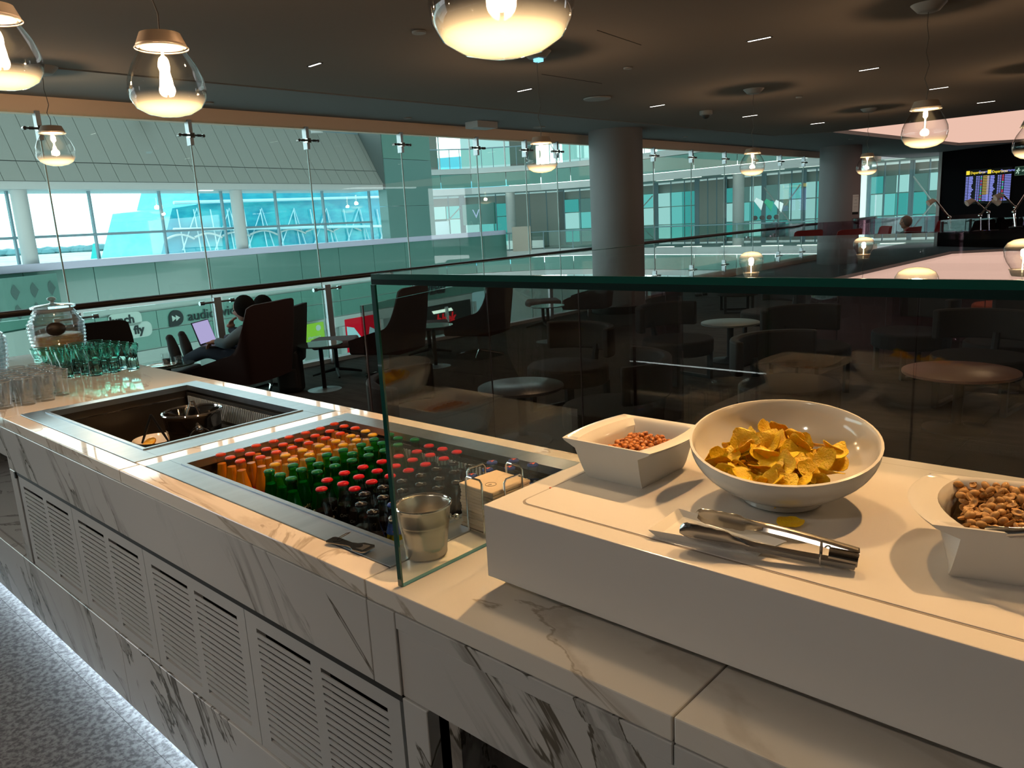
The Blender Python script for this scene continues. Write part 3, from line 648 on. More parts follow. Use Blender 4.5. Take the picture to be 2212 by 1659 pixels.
# ------------------------------------------------------------------ cold wells
def well(name, lab, Wd, hole, depth, open_floor=True):
    t = thing(name, lab, 'cold well', (0, 0, 0)); x0, y0, x1, y1 = Wd; a0, b0, a1, b1 = hole
    z = CT + .0015
    r = MB()
    for p, q in (((x0, y0), (x1, b0)), ((x0, b1), (x1, y1)), ((x0, b0), (a0, b1)), ((a1, b0), (x1, b1))): r.box((p[0], p[1], z - .012), (q[0], q[1], z))
    bevel(r.build('rim', steel, t, 0), .001, 1)
    li = MB(); e_ = .012
    for p, q in (((a0, b0), (a1, b0 + e_)), ((a0, b1 - e_), (a1, b1)), ((a0, b0 + e_), (a0 + e_, b1 - e_)), ((a1 - e_, b0 + e_), (a1, b1 - e_))): li.box((p[0], p[1], z - .02), (q[0], q[1], z + .0035))
    li.build('raised_lip', steel, t, 0)
    b = MB(); zt, zb = z - .012, z - depth
    for p, q in (((a0 - .02, b0 - .02), (a1 + .02, b0)), ((a0 - .02, b1), (a1 + .02, b1 + .02)), ((a0 - .02, b0), (a0, b1)), ((a1, b0), (a1 + .02, b1))): b.box((p[0], p[1], zb - .02), (q[0], q[1], zt))
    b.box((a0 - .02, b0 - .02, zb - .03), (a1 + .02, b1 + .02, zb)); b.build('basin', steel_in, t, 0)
    MB().box((a0 + .0, b1 - .018, z - .145), (a1 - .06, b1 - .012, z - .03)).build('grille_back', dark_void, t, 0)
    bar = MB().box((0, 0, 0), (.0065, .005, .075)).mesh('grille_bar', principled('grille_white', (.58, .64, .68), .4), 0); n = int((a1 - a0 - .1) / .0152)
    for i in range(n): link('grille_bar', bar, t, (a0 + .03 + i * .0152, b1 - .025, z - .118))
    MB().box((a0, b1 - .045, z - .16), (a1 - .04, b1 - .012, z - .135)).build('grille_ledge', steel, t, 0)
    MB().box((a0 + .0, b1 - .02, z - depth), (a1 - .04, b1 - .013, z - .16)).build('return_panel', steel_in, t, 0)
    hm = MB()
    for rr_ in range(2):
        for i in range(n // 2 * 2):
            cx = a0 + .05 + i * .0185 + rr_ * .009; hm.lathe([(.0055, -.0215), (.0055, -.0205)], 8, Matrix.Translation((cx, b1, z - .185 - rr_ * .022)) @ Matrix.Rotation(PI / 2, 4, 'X'))
    # the holes sit on the panel face
    hb = MB()
    for rr_ in range(2):
        for i in range(n - 8):
            cx = a0 + .05 + i * .0185 + rr_ * .009; cz_ = z - .183 - rr_ * .022
            if cx < a1 - .06: hb.add([(cx + .0055 * math.cos(k * PI / 4), b1 - .0212, cz_ + .0065 * math.sin(k * PI / 4)) for k in range(8)] + [(cx + .0055 * math.cos(k * PI / 4), b1 - .0200, cz_ + .0065 * math.sin(k * PI / 4)) for k in range(8)], [tuple(range(8)), tuple(range(15, 7, -1))] + [(k, (k + 1) % 8, 8 + (k + 1) % 8, 8 + k) for k in range(8)])
    hb.build('vent_hole', dark_void, t, 0)['kind'] = 'stuff'
    for yy in (z - .04,): MB().tube([(a0 + .004, b0 + .01, yy - .012), (a0 + .004, b1 - .02, yy - .012)], .003, 6).build('wire_ledge', mirror_steel, t)
    return t
well('cold_well', 'sunken steel cold well with ice bucket and citrus plate inside', W1, (-3.45, .925, -2.5, 1.52), .20)
well('cold_well', 'sunken steel cold well packed with rows of soft drink bottles', W2, (-2.228, .925, -1.222, 1.52), .180)

# ------------------------------------------------------------------ bottles
BP = {'o': [(-2.197, 1.035), (-2.187, 1.092), (-2.191, 1.151), (-2.186, 1.21), (-2.186, 1.267), (-2.14, 1.037), (-2.122, 1.092), (-2.125, 1.148), (-2.123, 1.206), (-2.078, 1.036), (-2.06, 1.091), (-2.066, 1.148), (-2.066, 1.204), (-2.184, 1.327), (-2.187, 1.386), (-2.197, 1.45), (-2.124, 1.264), (-2.123, 1.324), (-2.128, 1.385), (-2.14, 1.45), (-2.066, 1.262), (-2.065, 1.325), (-2.071, 1.386), (-2.084, 1.455)],
'y': [(-2.01, 1.145), (-1.954, 1.135), (-1.956, 1.078), (-2.01, 1.205), (-2.009, 1.265), (-2.006, 1.324), (-2.014, 1.387), (-2.021, 1.45), (-1.954, 1.192), (-1.954, 1.251), (-1.95, 1.311), (-1.958, 1.367), (-1.962, 1.434)],
'g': [(-1.914, 1.035), (-1.857, 1.035), (-1.800, 1.034), (-1.903, 1.104), (-1.905, 1.164), (-1.906, 1.221), (-1.904, 1.278), (-1.902, 1.344), (-1.914, 1.403), (-1.847, 1.096), (-1.849, 1.153), (-1.85, 1.21), (-1.848, 1.271), (-1.847, 1.331), (-1.859, 1.392), (-1.915, 1.466), (-1.789, 1.109), (-1.792, 1.17), (-1.793, 1.23), (-1.791, 1.288), (-1.789, 1.345), (-1.859, 1.455), (-1.80, 1.407), (-1.798, 1.472)],
'r': [(-1.704, 1.084), (-1.714, 1.147), (-1.713, 1.209), (-1.707, 1.271), (-1.706, 1.332), (-1.695, 1.392), (-1.708, 1.451), (-1.656, 1.034), (-1.643, 1.092), (-1.653, 1.15), (-1.650, 1.21), (-1.642, 1.267), (-1.643, 1.331), (-1.634, 1.390), (-1.648, 1.451), (-1.583, 1.085), (-1.589, 1.144), (-1.585, 1.203), (-1.579, 1.262), (-1.579, 1.324), (-1.575, 1.389), (-1.589, 1.454)],
'k': [(-1.476, 1.026), (-1.527, 1.075), (-1.527, 1.134), (-1.522, 1.193), (-1.515, 1.252), (-1.518, 1.311), (-1.516, 1.370), (-1.410, 1.011), (-1.468, 1.087), (-1.464, 1.146), (-1.461, 1.204), (-1.454, 1.262), (-1.459, 1.321), (-1.457, 1.380), (-1.393, 1.268), (-1.401, 1.209)],
'b': [(-1.408, 1.071), (-1.405, 1.129), (-1.392, 1.485), (-1.322, 1.485), (-1.432, 1.439), (-1.398, 1.387), (-1.399, 1.327), (-1.357, 1.430), (-1.339, 1.374)]}
PR = {'cola': [(.0255, 0), (.0275, .012), (.0262, .035), (.0240, .05), (.0258, .07), (.0278, .088), (.0268, .105), (.0215, .128), (.0165, .146), (.0138, .162), (.0128, .172), (.0145, .175), (.0145, .180), (.0128, .183), (.0128, .187)],
      'plain': [(.0262, 0), (.0278, .012), (.0278, .085), (.0262, .100), (.0205, .124), (.0158, .146), (.0135, .164), (.0128, .172), (.0145, .175), (.0145, .180), (.0128, .183), (.0128, .187)]}
def cap_mesh(nm, mat):
    m = MB(); n = 21; vs_ = []
    prof = [(.0150, 0), (.0152, .0022), (.0140, .0048), (.0120, .0060), (.0, .0064)]
    for j, (r, z) in enumerate(prof[:-1]):
        for i in range(n * 2):
            rr_ = r * (1 + (.05 if (i % 2 and j < 2) else 0)); a = PI * i / n; vs_.append((rr_ * math.cos(a), rr_ * math.sin(a), z))
    N_ = n * 2; fs = [tuple(range(N_ - 1, -1, -1))]
    for j in range(3):
        for i in range(N_): k = (i + 1) % N_; fs.append((j * N_ + i, j * N_ + k, (j + 1) * N_ + k, (j + 1) * N_ + i))
    vs_.append((0, 0, .0068)); t = len(vs_) - 1
    for i in range(N_): fs.append((3 * N_ + i, 3 * N_ + (i + 1) % N_, t))
    return m.add(vs_, fs).mesh(nm, mat, 50)
def wrap_text(txt, size, r, z, mat, shear=0.0, bold=0.0, rot=0.0, tilt=0.0):
    me = text_mesh(txt, size, .0002, 'lettering', mat, shear, bold)
    for v in me.vertices:
        x, y, d = v.co; x, y = x * math.cos(tilt) - y * math.sin(tilt), x * math.sin(tilt) + y * math.cos(tilt)
        a = x / r + rot; rr_ = r + .0004 + d; v.co = (rr_ * math.cos(a), rr_ * math.sin(a), z + y)
    return me
cap_colours = {'o': (.46, .035, .006), 'y': (.46, .25, .01), 'g': (.002, .10, .032), 'r': (.40, .004, .008), 'k': (.005, .005, .006), 'b': (.02, .045, .20)}
protos = {}
def bottle(kind, lab):
    t = thing({'o': 'orange_drink_bottle', 'y': 'lemon_drink_bottle', 'g': 'green_bottle', 'r': 'cola_bottle', 'k': 'dark_cola_bottle', 'b': 'blue_label_bottle'}[kind], lab, 'bottle', (0, 0, 0))
    pr = PR['cola'] if kind in 'rk' else PR['plain']
    gm = {'o': clear_glass, 'y': clear_glass, 'g': sheet('bottle_green', (.10, .62, .22), f0=.06, edge=(.0, .14, .04)), 'r': sheet('bottle_cola', (.80, .88, .86), f0=.06, edge=(.12, .2, .2)), 'k': sheet('bottle_cola', (.8, .88, .86), f0=.06), 'b': clear_glass}[kind]
    MB().lathe(pr, 20).build('glass_body', gm, t, 60)
    lm = {'o': principled('orange_drink', (.60, .20, .004), .2, sss=.15), 'y': principled('lemon_drink', (.50, .29, .03), .2, sss=.15), 'g': principled('green_drink', (.006, .10, .035), .12), 'r': principled('cola_drink', (.007, .004, .004), .08), 'k': principled('cola_drink', (.007, .004, .004), .08), 'b': principled('yellow_drink', (.42, .36, .01), .2, sss=.2)}[kind]
    zf = {'o': .158, 'y': .158, 'g': .150, 'r': .13, 'k': .13, 'b': .118}[kind]
    lp = [(r - .0018, z + (.003 if z == 0 else 0)) for r, z in pr if z < zf]; a, b = [q for q in pr if q[1] >= zf][0], [q for q in pr if q[1] < zf][-1]
    f_ = (zf - b[1]) / (a[1] - b[1]); lp.append((b[0] + (a[0] - b[0]) * f_ - .0018, zf))
    MB().lathe(lp, 20).build('drink', lm, t, 60)
    c = link('crown_cap', cap_mesh('crown_cap', principled('cap_' + kind, cap_colours[kind], .2, 0, spec=.22)), t, (0, 0, .1835))
    if kind == 'o':
        lb = MB().lathe([(.0282, .035), (.0283, .04), (.0283, .082), (.0275, .09)], 20, None, False, False).build('label', principled('label_red', (.62, .03, .01), .5), t)
        link('lettering', wrap_text('FANTA', .021, .0284, .072, principled('label_white', (.8, .8, .78), .5), 0, .0006, -.55), lb)
    if kind == 'g':
        lb = MB().lathe([(.0280, .028), (.0281, .032), (.0281, .060)], 20, None, False, False).build('label', principled('label_green', (.05, .22, .08), .6, noise=(160, (.12, .36, .16), .45, .6, (1, 1, 1))), t)
        link('lettering', wrap_text('Sprite', .0185, .0278, .083, principled('print_cream', (.70, .68, .42), .5), .25, .0003, -.55, .35), lb)
    if kind in 'rk':
        lb = link('lettering', wrap_text('Coca-Cola', .012, .0262, .108, principled('print_faint', (.10, .11, .10) if kind == 'r' else (.16, .15, .14), .5), .3, 0, -.55, .1), t)
    if kind == 'k': link('cap_print', put(text_mesh('zero', .009, .0002, 'cap_print', principled('print_grey', (.35, .35, .35), .5)), Matrix.Translation((0, 0, .0069))), c)
    if kind == 'b':
        lb = MB().lathe([(.0163, .142), (.0203, .126), (.0232, .116)], 20, None, False, False).build('neck_label', principled('label_blue', (.02, .06, .24), .5), t)
        link('star', put(text_mesh('A', .012, .0003, 'star', principled('print_red', (.7, .08, .02), .5), .1, .0008), Matrix.Translation((.021 * math.cos(-.6), .021 * math.sin(-.6), .128)) @ Matrix.Rotation(-.6 + PI / 2, 4, 'Z') @ Matrix.Rotation(PI / 2 - .35, 4, 'X')), lb)
        link('cap_print', put(text_mesh('A', .017, .0002, 'cap_print', principled('print_red', (.7, .08, .02), .5), .1, .001), Matrix.Translation((0, 0, .0069))), c)
    return t
ZB = CT + .0015 - .180 + .0015
names = {'o': ('orange drink bottle with red-orange cap', 'orange drink bottles in the cold well'), 'y': ('pale orange drink bottle with yellow cap', 'yellow-capped bottles in the cold well'), 'g': ('green glass bottle with green cap', 'green bottles in the cold well'),
         'r': ('contour cola bottle with red cap', 'red-capped cola bottles in the cold well'), 'k': ('contour cola bottle with black cap', 'black-capped cola bottles in the cold well'), 'b': ('yellow drink bottle with blue cap and blue neck label', 'blue-labelled bottles in the cold well')}
ordw = ['first', 'second', 'third', 'fourth', 'fifth', 'sixth', 'seventh', 'eighth', 'ninth', 'tenth', 'eleventh', 'twelfth']
for kind, pts in BP.items():
    pro = bottle(kind, ''); base, grp = names[kind]; first = True
    cols = sorted(set(round(x / .062) for x, y in pts))
    seen = {}
    for x, y in sorted(pts, key=lambda p: (round(p[0] / .062), p[1])):
        cidx = cols.index(round(x / .062)); seen[cidx] = seen.get(cidx, 0) + 1
        lab = '%s, %s from near rim, %s row' % (base, ordw[seen[cidx] - 1], ordw[cidx])
        rz = random.uniform(-.25, .25)
        if first: o = pro; o.location = (x, y, ZB); first = False; o['group'] = grp; o['label'] = lab; o.rotation_euler.z = rz
        else: o = dup(pro, (x, y, ZB), rz, lab, grp)

# ------------------------------------------------------------------ sneeze guard
SG = 1.553; GXs = -1.073; GY = .816
sg_ = thing('sneeze_guard', 'tall clear glass sneeze guard with green edges standing on counter', 'glass guard', (0, 0, 0))
MB().box((GXs - .005, GY + .002, CT + .001), (GXs + .005, 1.6, SG - .018)).build('end_pane', shelf_glass, sg_, 0)
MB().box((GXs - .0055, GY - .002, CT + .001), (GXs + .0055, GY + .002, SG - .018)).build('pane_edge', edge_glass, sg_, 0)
MB().box((GXs - .004, GY + .002, CT + .0005), (GXs + .006, 1.6, CT + .002)).build('seal', principled('seal_teal', (.12, .30, .34), .2), sg_, 0)
top = MB().box((GXs, GY + .003, SG - .017), (XR, 1.93, SG)).build('top_shelf', sheet('top_shelf_glass', (.955, .985, .975), f0=.10), sg_, 0)
MB().box((GXs - .003, GY - .002, SG - .0175), (XR, GY + .003, SG - .0085)).build('front_edge', principled('glass_edge_dark', (.002, .02, .018), .1, coat=.6), sg_, 0)  # lower half of the edge, coloured darker where no reflection falls
MB().box((GXs - .003, GY - .002, SG - .0085), (XR, GY + .003, SG + .0005)).build('edge_reflection', principled('glass_edge_reflected', (.003, .075, .056), .15, coat=.3), sg_, 0)  # upper half coloured brighter green for the reflection along the edge
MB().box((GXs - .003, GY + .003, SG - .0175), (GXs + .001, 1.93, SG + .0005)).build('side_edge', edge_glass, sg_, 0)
for a, b in ((GXs + .01, -.745), (-.741, -.421), (-.417, -.05), (-.046, .6), (.604, XR - .05)):
    MB().box((a, 1.606, CT + .001), (b, 1.614, SG - .018)).build('rear_pane', sheet('rear_pane', (.93, .95, .95), f0=.05), sg_, 0)

# ------------------------------------------------------------------ white riser box
RZ = CT + .167; RX0, RY0, RX1, RY1 = -.928, .904, 1.1, 1.545
rs = thing('display_riser', 'white solid-surface display box floating above the marble worktop', 'riser', (0, 0, 0))
bevel(MB().box((RX0, RY0, CT + .029), (RX1, RY1, RZ)).build('body', solid_white, rs, 0), .002, 2)
MB().box((RX0 + .14, RY0 + .14, CT), (RX1 - .1, RY1 - .1, CT + .029)).build('plinth', dark_void, rs, 0)
# routed groove ring
gr = MB(); gx0, gy0, gx1, gy1 = RX0 + .045, RY0 + .042, RX1 - .04, RY1 - .04
gm = principled('riser_groove', (.26, .22, .19), .4)
def rr2(x0, y0, x1, y1, r_, n=6):
    return [(cx + r_ * math.cos(math.radians(a0 + 90 * k / n)), cy_ + r_ * math.sin(math.radians(a0 + 90 * k / n))) for cx, cy_, a0 in ((x1 - r_, y1 - r_, 0), (x0 + r_, y1 - r_, 90), (x0 + r_, y0 + r_, 180), (x1 - r_, y0 + r_, 270)) for k in range(n + 1)]
gr.prism(rr2(gx0, gy0, gx1, gy1, .022), RZ - .0005, RZ + .0003); gr.build('groove', gm, rs, 0)
bevel(MB().prism(rr2(gx0 + .004, gy0 + .004, gx1 - .004, gy1 - .004, .02), RZ - .0004, RZ + .0014).build('inlay', solid_white, rs, 0), .001, 2)

# ------------------------------------------------------------------ bowls, nuts, crisps
def square_bowl(name, lab, c, rz, rim, base, h, wing=.0, curve=.0, th=.006):
    """rim=(hx,hy) half sizes, wing = widened flat ends on the x sides, curve = bowed outward ends"""
    t = thing(name, lab, 'bowl', (c[0], c[1], RZ), rz)
    n = 12
    def loop(hx, hy, z, cv, dip=0.0):
        out = []
        for i in range(n + 1): u = -1 + 2 * i / n; out.append((hx + cv * (1 - u * u), u * hy, z + dip * (1 - u * u)))
        for i in range(1, n): u = 1 - 2 * i / n; out.append((u * hx, hy, z))
        for i in range(n + 1): u = 1 - 2 * i / n; out.append((-hx - cv * (1 - u * u), u * hy, z + dip * (1 - u * u)))
        for i in range(1, n): u = -1 + 2 * i / n; out.append((u * hx, -hy, z))
        return out
    L = []
    bx, by = base; rx, ry = rim; ix, iy = rx - wing, ry
    L.append(loop(bx * .96, by * .96, 0, 0)); L.append(loop(bx, by, .004, 0))
    for k in range(1, 8):
        f = k / 8; g = f ** .8; L.append(loop(bx + (ix - bx) * g * .92, by + (iy - by) * g, .004 + (h - .012) * f, curve * g))
    L.append(loop(rx - .004, ry - .001, h - .005, curve)); L.append(loop(rx, ry, h, curve)); L.append(loop(rx - .003, ry - .002, h + .001, curve))
    L.append(loop(ix - .003, ry - .006, h - .001, curve)); L.append(loop(ix - .006, iy - .009, h - .006, curve))
    for k in range(7, 0, -1):
        f = k / 8; g = f ** .8; L.append(loop(bx - th + (ix - bx - th) * g * .9, by - th + (iy - by - th) * g, .010 + (h - .016) * f, curve * g))
    L.append(loop(bx - .012, by - .012, .009, 0))
    m = MB(); N_ = len(L[0]); vs_ = [p for l in L for p in l]; fs = [tuple(range(N_ - 1, -1, -1)), tuple(range((len(L) - 1) * N_, len(L) * N_))]
    for j in range(len(L) - 1):
        for i in range(N_): k = (i + 1) % N_; fs.append((j * N_ + i, j * N_ + k, (j + 1) * N_ + k, (j + 1) * N_ + i))
    m.add(vs_, fs).build('bowl_shell', ceramic, t, 35)
    return t
b1 = square_bowl('square_bowl', 'white square bowl with flared lip holding orange corn nuts', (-.798, 1.198), 0.0, (.098, .103), (.062, .075), .082, .026, .012)
b3 = square_bowl('rectangular_bowl', 'white rectangular bowl with curved flared end full of roasted peanuts', (-.070, 1.20), .26, (.205, .107), (.182, .090), .078, .035, .030)
def nutmesh(kind, seed):
    r = random.Random(seed); m = MB()
    if kind == 'corn':
        m.ball((0, 0, 0), .0060, 10, 6, (1.25, 1.0, .95)); m.ball((.0045, 0, .0025), .003, 6, 4)
        return m.mesh('corn_nut', principled('corn_nut', (.46, .14, .016), .4, noise=(110, (.12, .022, .006), .5, .6, (1, 1, 1))), 60)
    if kind == 'nut': m.ball((0, 0, 0), .0054, 12, 7, (1.45, 1, .95))
    else:
        n = 12; vs_ = []; fs = []
        for j, (rr_, z) in enumerate(((0, -.0035), (.6, -.0030), (.93, -.001), (1, .0012), (.8, .0016), (.45, .0002), (0, -.0006))):
            for i in range(n): a = 2 * PI * i / n; vs_.append((.0080 * rr_ * math.cos(a), .0050 * rr_ * math.sin(a), z))
        for j in range(6):
            for i in range(n): k = (i + 1) % n; fs.append((j * n + i, j * n + k, (j + 1) * n + k, (j + 1) * n + i))
        m.add(vs_, fs)
    return m.mesh('peanut', principled('peanut', (.50, .27, .085), .42, noise=(120, (.30, .13, .03), .5, .68, (1, 1, 1))), 60)
def pour(kinds, centre, rz, half, z0, z1, n, lab, cat, grp, name, big_h=lambda u, v: 0.0, sep=.0098):
    mes = [nutmesh(k, i) for i, k in enumerate(kinds)]; r = random.Random(5); ca, sa = math.cos(rz), math.sin(rz); pts = []
    tries = 0
    while len(pts) < n and tries < 60000:
        tries += 1
        u, v = r.uniform(-1, 1), r.uniform(-1, 1); hx, hy = half; x, y = u * hx, v * hy; zt = z1 + big_h(u, v); z = zt - r.random() * .006
        if all((x - a) ** 2 + (y - b) ** 2 + (z - c) ** 2 > sep ** 2 for a, b, c in pts): pts.append((x, y, z))
    for i, (x, y, z) in enumerate(pts):
        o = link(name, mes[i % len(mes)], None, (centre[0] + x * ca - y * sa, centre[1] + x * sa + y * ca, z)); o.rotation_euler = (r.uniform(-.9, .9), r.uniform(-.9, .9), r.uniform(0, 6.3))
        tag(o, lab, cat, grp)
bed = MB().box((-.158, -.086, .012), (.158, .086, .058)).build('peanut_fill', principled('peanut_bed', (.28, .13, .03), .6, bump=(300, 1.0)), b3, 0); bed['kind'] = 'stuff'
pour(['nut', 'half', 'half', 'nut'], (-.070, 1.20), .26, (.168, .092), 0, RZ + .075, 300, 'shelled roasted peanut in the heap filling the rectangular white bowl', 'peanut', 'roasted peanuts in the rectangular bowl', 'peanut', lambda u, v: .010 * (1 - u * u) * (1 - v * v), .0092)
um = MB(); r9 = random.Random(9); pm = [nutmesh('nut', 0), nutmesh('half', 1)]
for k in range(420):
    u, v = r9.uniform(-1, 1), r9.uniform(-1, 1); M9 = Matrix.Translation((u * .166, v * .090, .063 + .010 * (1 - u * u) * (1 - v * v))) @ Euler((r9.uniform(-.9, .9), r9.uniform(-.9, .9), r9.uniform(0, 6.3))).to_matrix().to_4x4()
    q9 = pm[k % 2]; um.add([tuple(w_.co) for w_ in q9.vertices], [tuple(f9.vertices) for f9 in q9.polygons], M9)
um.build('peanut_underlayer', MATS['peanut'], b3, 60)['kind'] = 'stuff'
bed = MB().lathe([(.045, .010), (.055, .030), (.040, .044), (.01, .046)], 16, Matrix.Translation((0, 0, 0))).build('corn_nut_fill', principled('corn_bed', (.28, .08, .012), .6, bump=(300, 1.0)), b1, 0); bed['kind'] = 'stuff'
pour(['corn'], (-.798, 1.200), 0.0, (.056, .058), 0, RZ + .050, 120, 'crunchy orange corn nut in the pile inside the square white bowl', 'corn nut', 'corn nuts in the square bowl', 'corn_nut', lambda u, v: .006 - .010 * u * u + .006 * v)
# round slanted bowl
az = math.atan2(-1.21, .51)      # towards the viewer
b2 = thing('round_bowl', 'large slanted round white bowl filled with potato crisps', 'bowl', (-.512, 1.212, RZ))
n = 48; L = []
tilt = math.radians(12); ax = Vector((math.cos(az), math.sin(az), 0)); side = Vector((-ax.y, ax.x, 0))
def ringp(r, z, tl, cz_):
    out = []
    for i in range(n):
        a = 2 * PI * i / n; u, v = math.cos(a) * r, math.sin(a) * r
        p = ax * (u * math.cos(tl)) + side * v + Vector((0, 0, z - u * math.sin(tl))); out.append(tuple(p))
    return out
Rr = .153; H2 = .110
L.append(ringp(.060, 0, 0, 0)); L.append(ringp(.064, .003, 0, 0)); L.append(ringp(.063, .010, 0, 0))
for k in range(1, 11):
    f = k / 10; L.append(ringp(.063 + (Rr - .063) * (math.sin(f * PI / 2) ** .95), .010 + (H2 - .012) * f ** 1.12, tilt * f, 0))
L.append(ringp(Rr + .001, H2, tilt, 0)); L.append(ringp(Rr - .003, H2 + .001, tilt, 0))
for k in range(10, 0, -1):
    f = k / 10; L.append(ringp(.055 + (Rr - .006 - .055) * (math.sin(f * PI / 2) ** .95), .015 + (H2 - .018) * f ** 1.12, tilt * f, 0))
L.append(ringp(.03, .0135, 0, 0))
fs = [tuple(range(n - 1, -1, -1)), tuple(range((len(L) - 1) * n, len(L) * n))]
for j in range(len(L) - 1):
    for i in range(n): k = (i + 1) % n; fs.append((j * n + i, j * n + k, (j + 1) * n + k, (j + 1) * n + i))
MB().add([p for l in L for p in l], fs).build('bowl_shell', ceramic, b2, 50)
def crisp_mesh(seed):
    r = random.Random(seed); nu, nv = 7, 20; R0 = r.uniform(.0165, .0215); c1, c2 = r.uniform(4, 11), r.uniform(-3, 6); ph = r.uniform(0, 6)
    def pt(j, i, dz):
        rr_ = R0 * j / nu; a = 2 * PI * i / nv; ir = 1 + .10 * math.sin(3 * a + ph) + .06 * math.sin(5 * a + 2 * ph) if j > 2 else 1
        x, y = rr_ * ir * math.cos(a) * 1.18, rr_ * ir * math.sin(a)
        z = c1 * x * x - c2 * y * y + .0016 * math.sin(130 * x + ph) * math.sin(150 * y); return (x, y, z + dz)
    vs_ = [pt(0, 0, .0006)]; fs = []
    for j in range(1, nu + 1):
        for i in range(nv): vs_.append(pt(j, i, .0006))
    k0 = len(vs_); vs_.append(pt(0, 0, -.0006))
    for j in range(1, nu + 1):
        for i in range(nv): vs_.append(pt(j, i, -.0006))
    for i in range(nv):
        k = (i + 1) % nv; fs.append((0, 1 + i, 1 + k)); fs.append((k0, k0 + 1 + k, k0 + 1 + i))
        for j in range(nu - 1):
            fs.append((1 + j * nv + i, 1 + (j + 1) * nv + i, 1 + (j + 1) * nv + k, 1 + j * nv + k)); fs.append((k0 + 1 + j * nv + k, k0 + 1 + (j + 1) * nv + k, k0 + 1 + (j + 1) * nv + i, k0 + 1 + j * nv + i))
        a = 1 + (nu - 1) * nv; fs.append((a + i, k0 + a + i, k0 + a + k, a + k))
    return MB().add(vs_, fs).mesh('potato_crisp', crisp_m, 80)
crisp_m = principled('potato_crisp', (.95, .60, .014), .38, sss=.1, noise=(55, (.88, .42, .008), .5, .8, (1, 1, 1)), bump=(260, .4))
cms = [crisp_mesh(k) for k in range(9)]; IMR0 = Vector((.74, .67, 0))
r = random.Random(11); bc = Vector((-.512, 1.212, RZ)) + ax * .018 + IMR0 * -.012
pile = []
for lay, (nn_, rad, zz) in enumerate(((8, .045, .036), (14, .066, .050), (22, .086, .063), (30, .100, .076), (28, .098, .086), (12, .060, .094))):
    for i in range(nn_):
        a = 2 * PI * (i + .5 * lay) / nn_ + r.uniform(-.2, .2); q = rad * math.sqrt(r.uniform(.1, 1)); v_ = Vector((math.cos(a) * q, math.sin(a) * q, 0))
        pile.append((bc + v_ + Vector((0, 0, zz - v_.dot(ax) * .20)), (r.uniform(-.95, .95), r.uniform(-.95, .95), r.uniform(0, 6.3))))
lft = -Vector((.74, .67, 0))
for dx, dz in ((.066, .108), (.030, .104), (-.03, .098)): pile.append((Vector((-.512, 1.212, RZ + dz)) + lft * dx - ax * .01, (1.15, .1, math.atan2(ax.y, ax.x) + PI / 2 + r.uniform(-.3, .3))))
for i, (p, e3) in enumerate(pile):
    o = link('potato_crisp', cms[i % 9], None, p); o.rotation_euler = e3; tag(o, 'golden wavy potato crisp in the heap inside the round white bowl', 'crisp', 'potato crisps in the round bowl')
for (px, py), sc_, lb in (((1708, 1128), 1.0, 'large yellow potato crisp lying loose in front of the round bowl'), ((1700, 1148), .45, 'small broken crisp fragment lying loose before the round bowl')):
    p = onz(px, py, RZ + .006); o = link('loose_crisp', cms[3], None, p); o.scale = (sc_,) * 3; o.rotation_euler = (.1, -.05, .4); tag(o, lb, 'crisp')
p = onz(1189, 1054, RZ + .001); tag(MB().ball(p, .0022, 7, 5, (1.3, 1, .6)).build('crumb', principled('crumb_red', (.45, .08, .02), .6), None), 'tiny red-brown crumb on the white riser left of square bowl', 'crumb')
# scoop spoon tip in the corn nuts, and in the peanuts
p = onz(1363, 970, RZ + .045); q = Vector((1363, 970, 0))
o = MB().tube([p + Vector((-.012, -.006, -.002)), p + Vector((.012, .010, .004))], .0045, 10).build('serving_spoon', mirror_steel, None); tag(o, 'short steel spoon handle poking from the corn nuts', 'spoon')
p = onz(2195, 1150, RZ + .080)
o = MB().tube([p + Vector((-.03, .01, -.012)), p, p + Vector((.09, .0, .03))], [.010, .006, .005], 10).build('serving_spoon', mirror_steel, None); tag(o, 'steel spoon dipping into the peanuts at the right edge', 'spoon')

# ------------------------------------------------------------------ plate and tongs
pl = [Vector((-.612, .948)), Vector((-.437, .978)), Vector((-.425, 1.027)), Vector((-.619, 1.051))]
pc = sum(pl, Vector((0, 0))) / 4
m = MB(); Ls = []
for s_, z in ((.80, 0), (.86, .001), (1.0, .013), (1.0, .0145), (.86, .004), (.8, .003)): Ls.append([((pc + (v - pc) * s_).x, (pc + (v - pc) * s_).y, RZ + z) for v in pl])
vs_ = [p for l in Ls for p in l]; fs = [(3, 2, 1, 0), (20, 21, 22, 23)]
for j in range(5):
    for i in range(4): k = (i + 1) % 4; fs.append((j * 4 + i, j * 4 + k, (j + 1) * 4 + k, (j + 1) * 4 + i))
o = m.add(vs_, fs).build('rest_plate', ceramic, None, 0); bevel(o, .004, 3); tag(o, 'small rectangular white plate under the steel tongs', 'plate')
tg_ = thing('serving_tongs', 'large stainless steel tongs lying across the small white plate', 'tongs', (0, 0, 0))
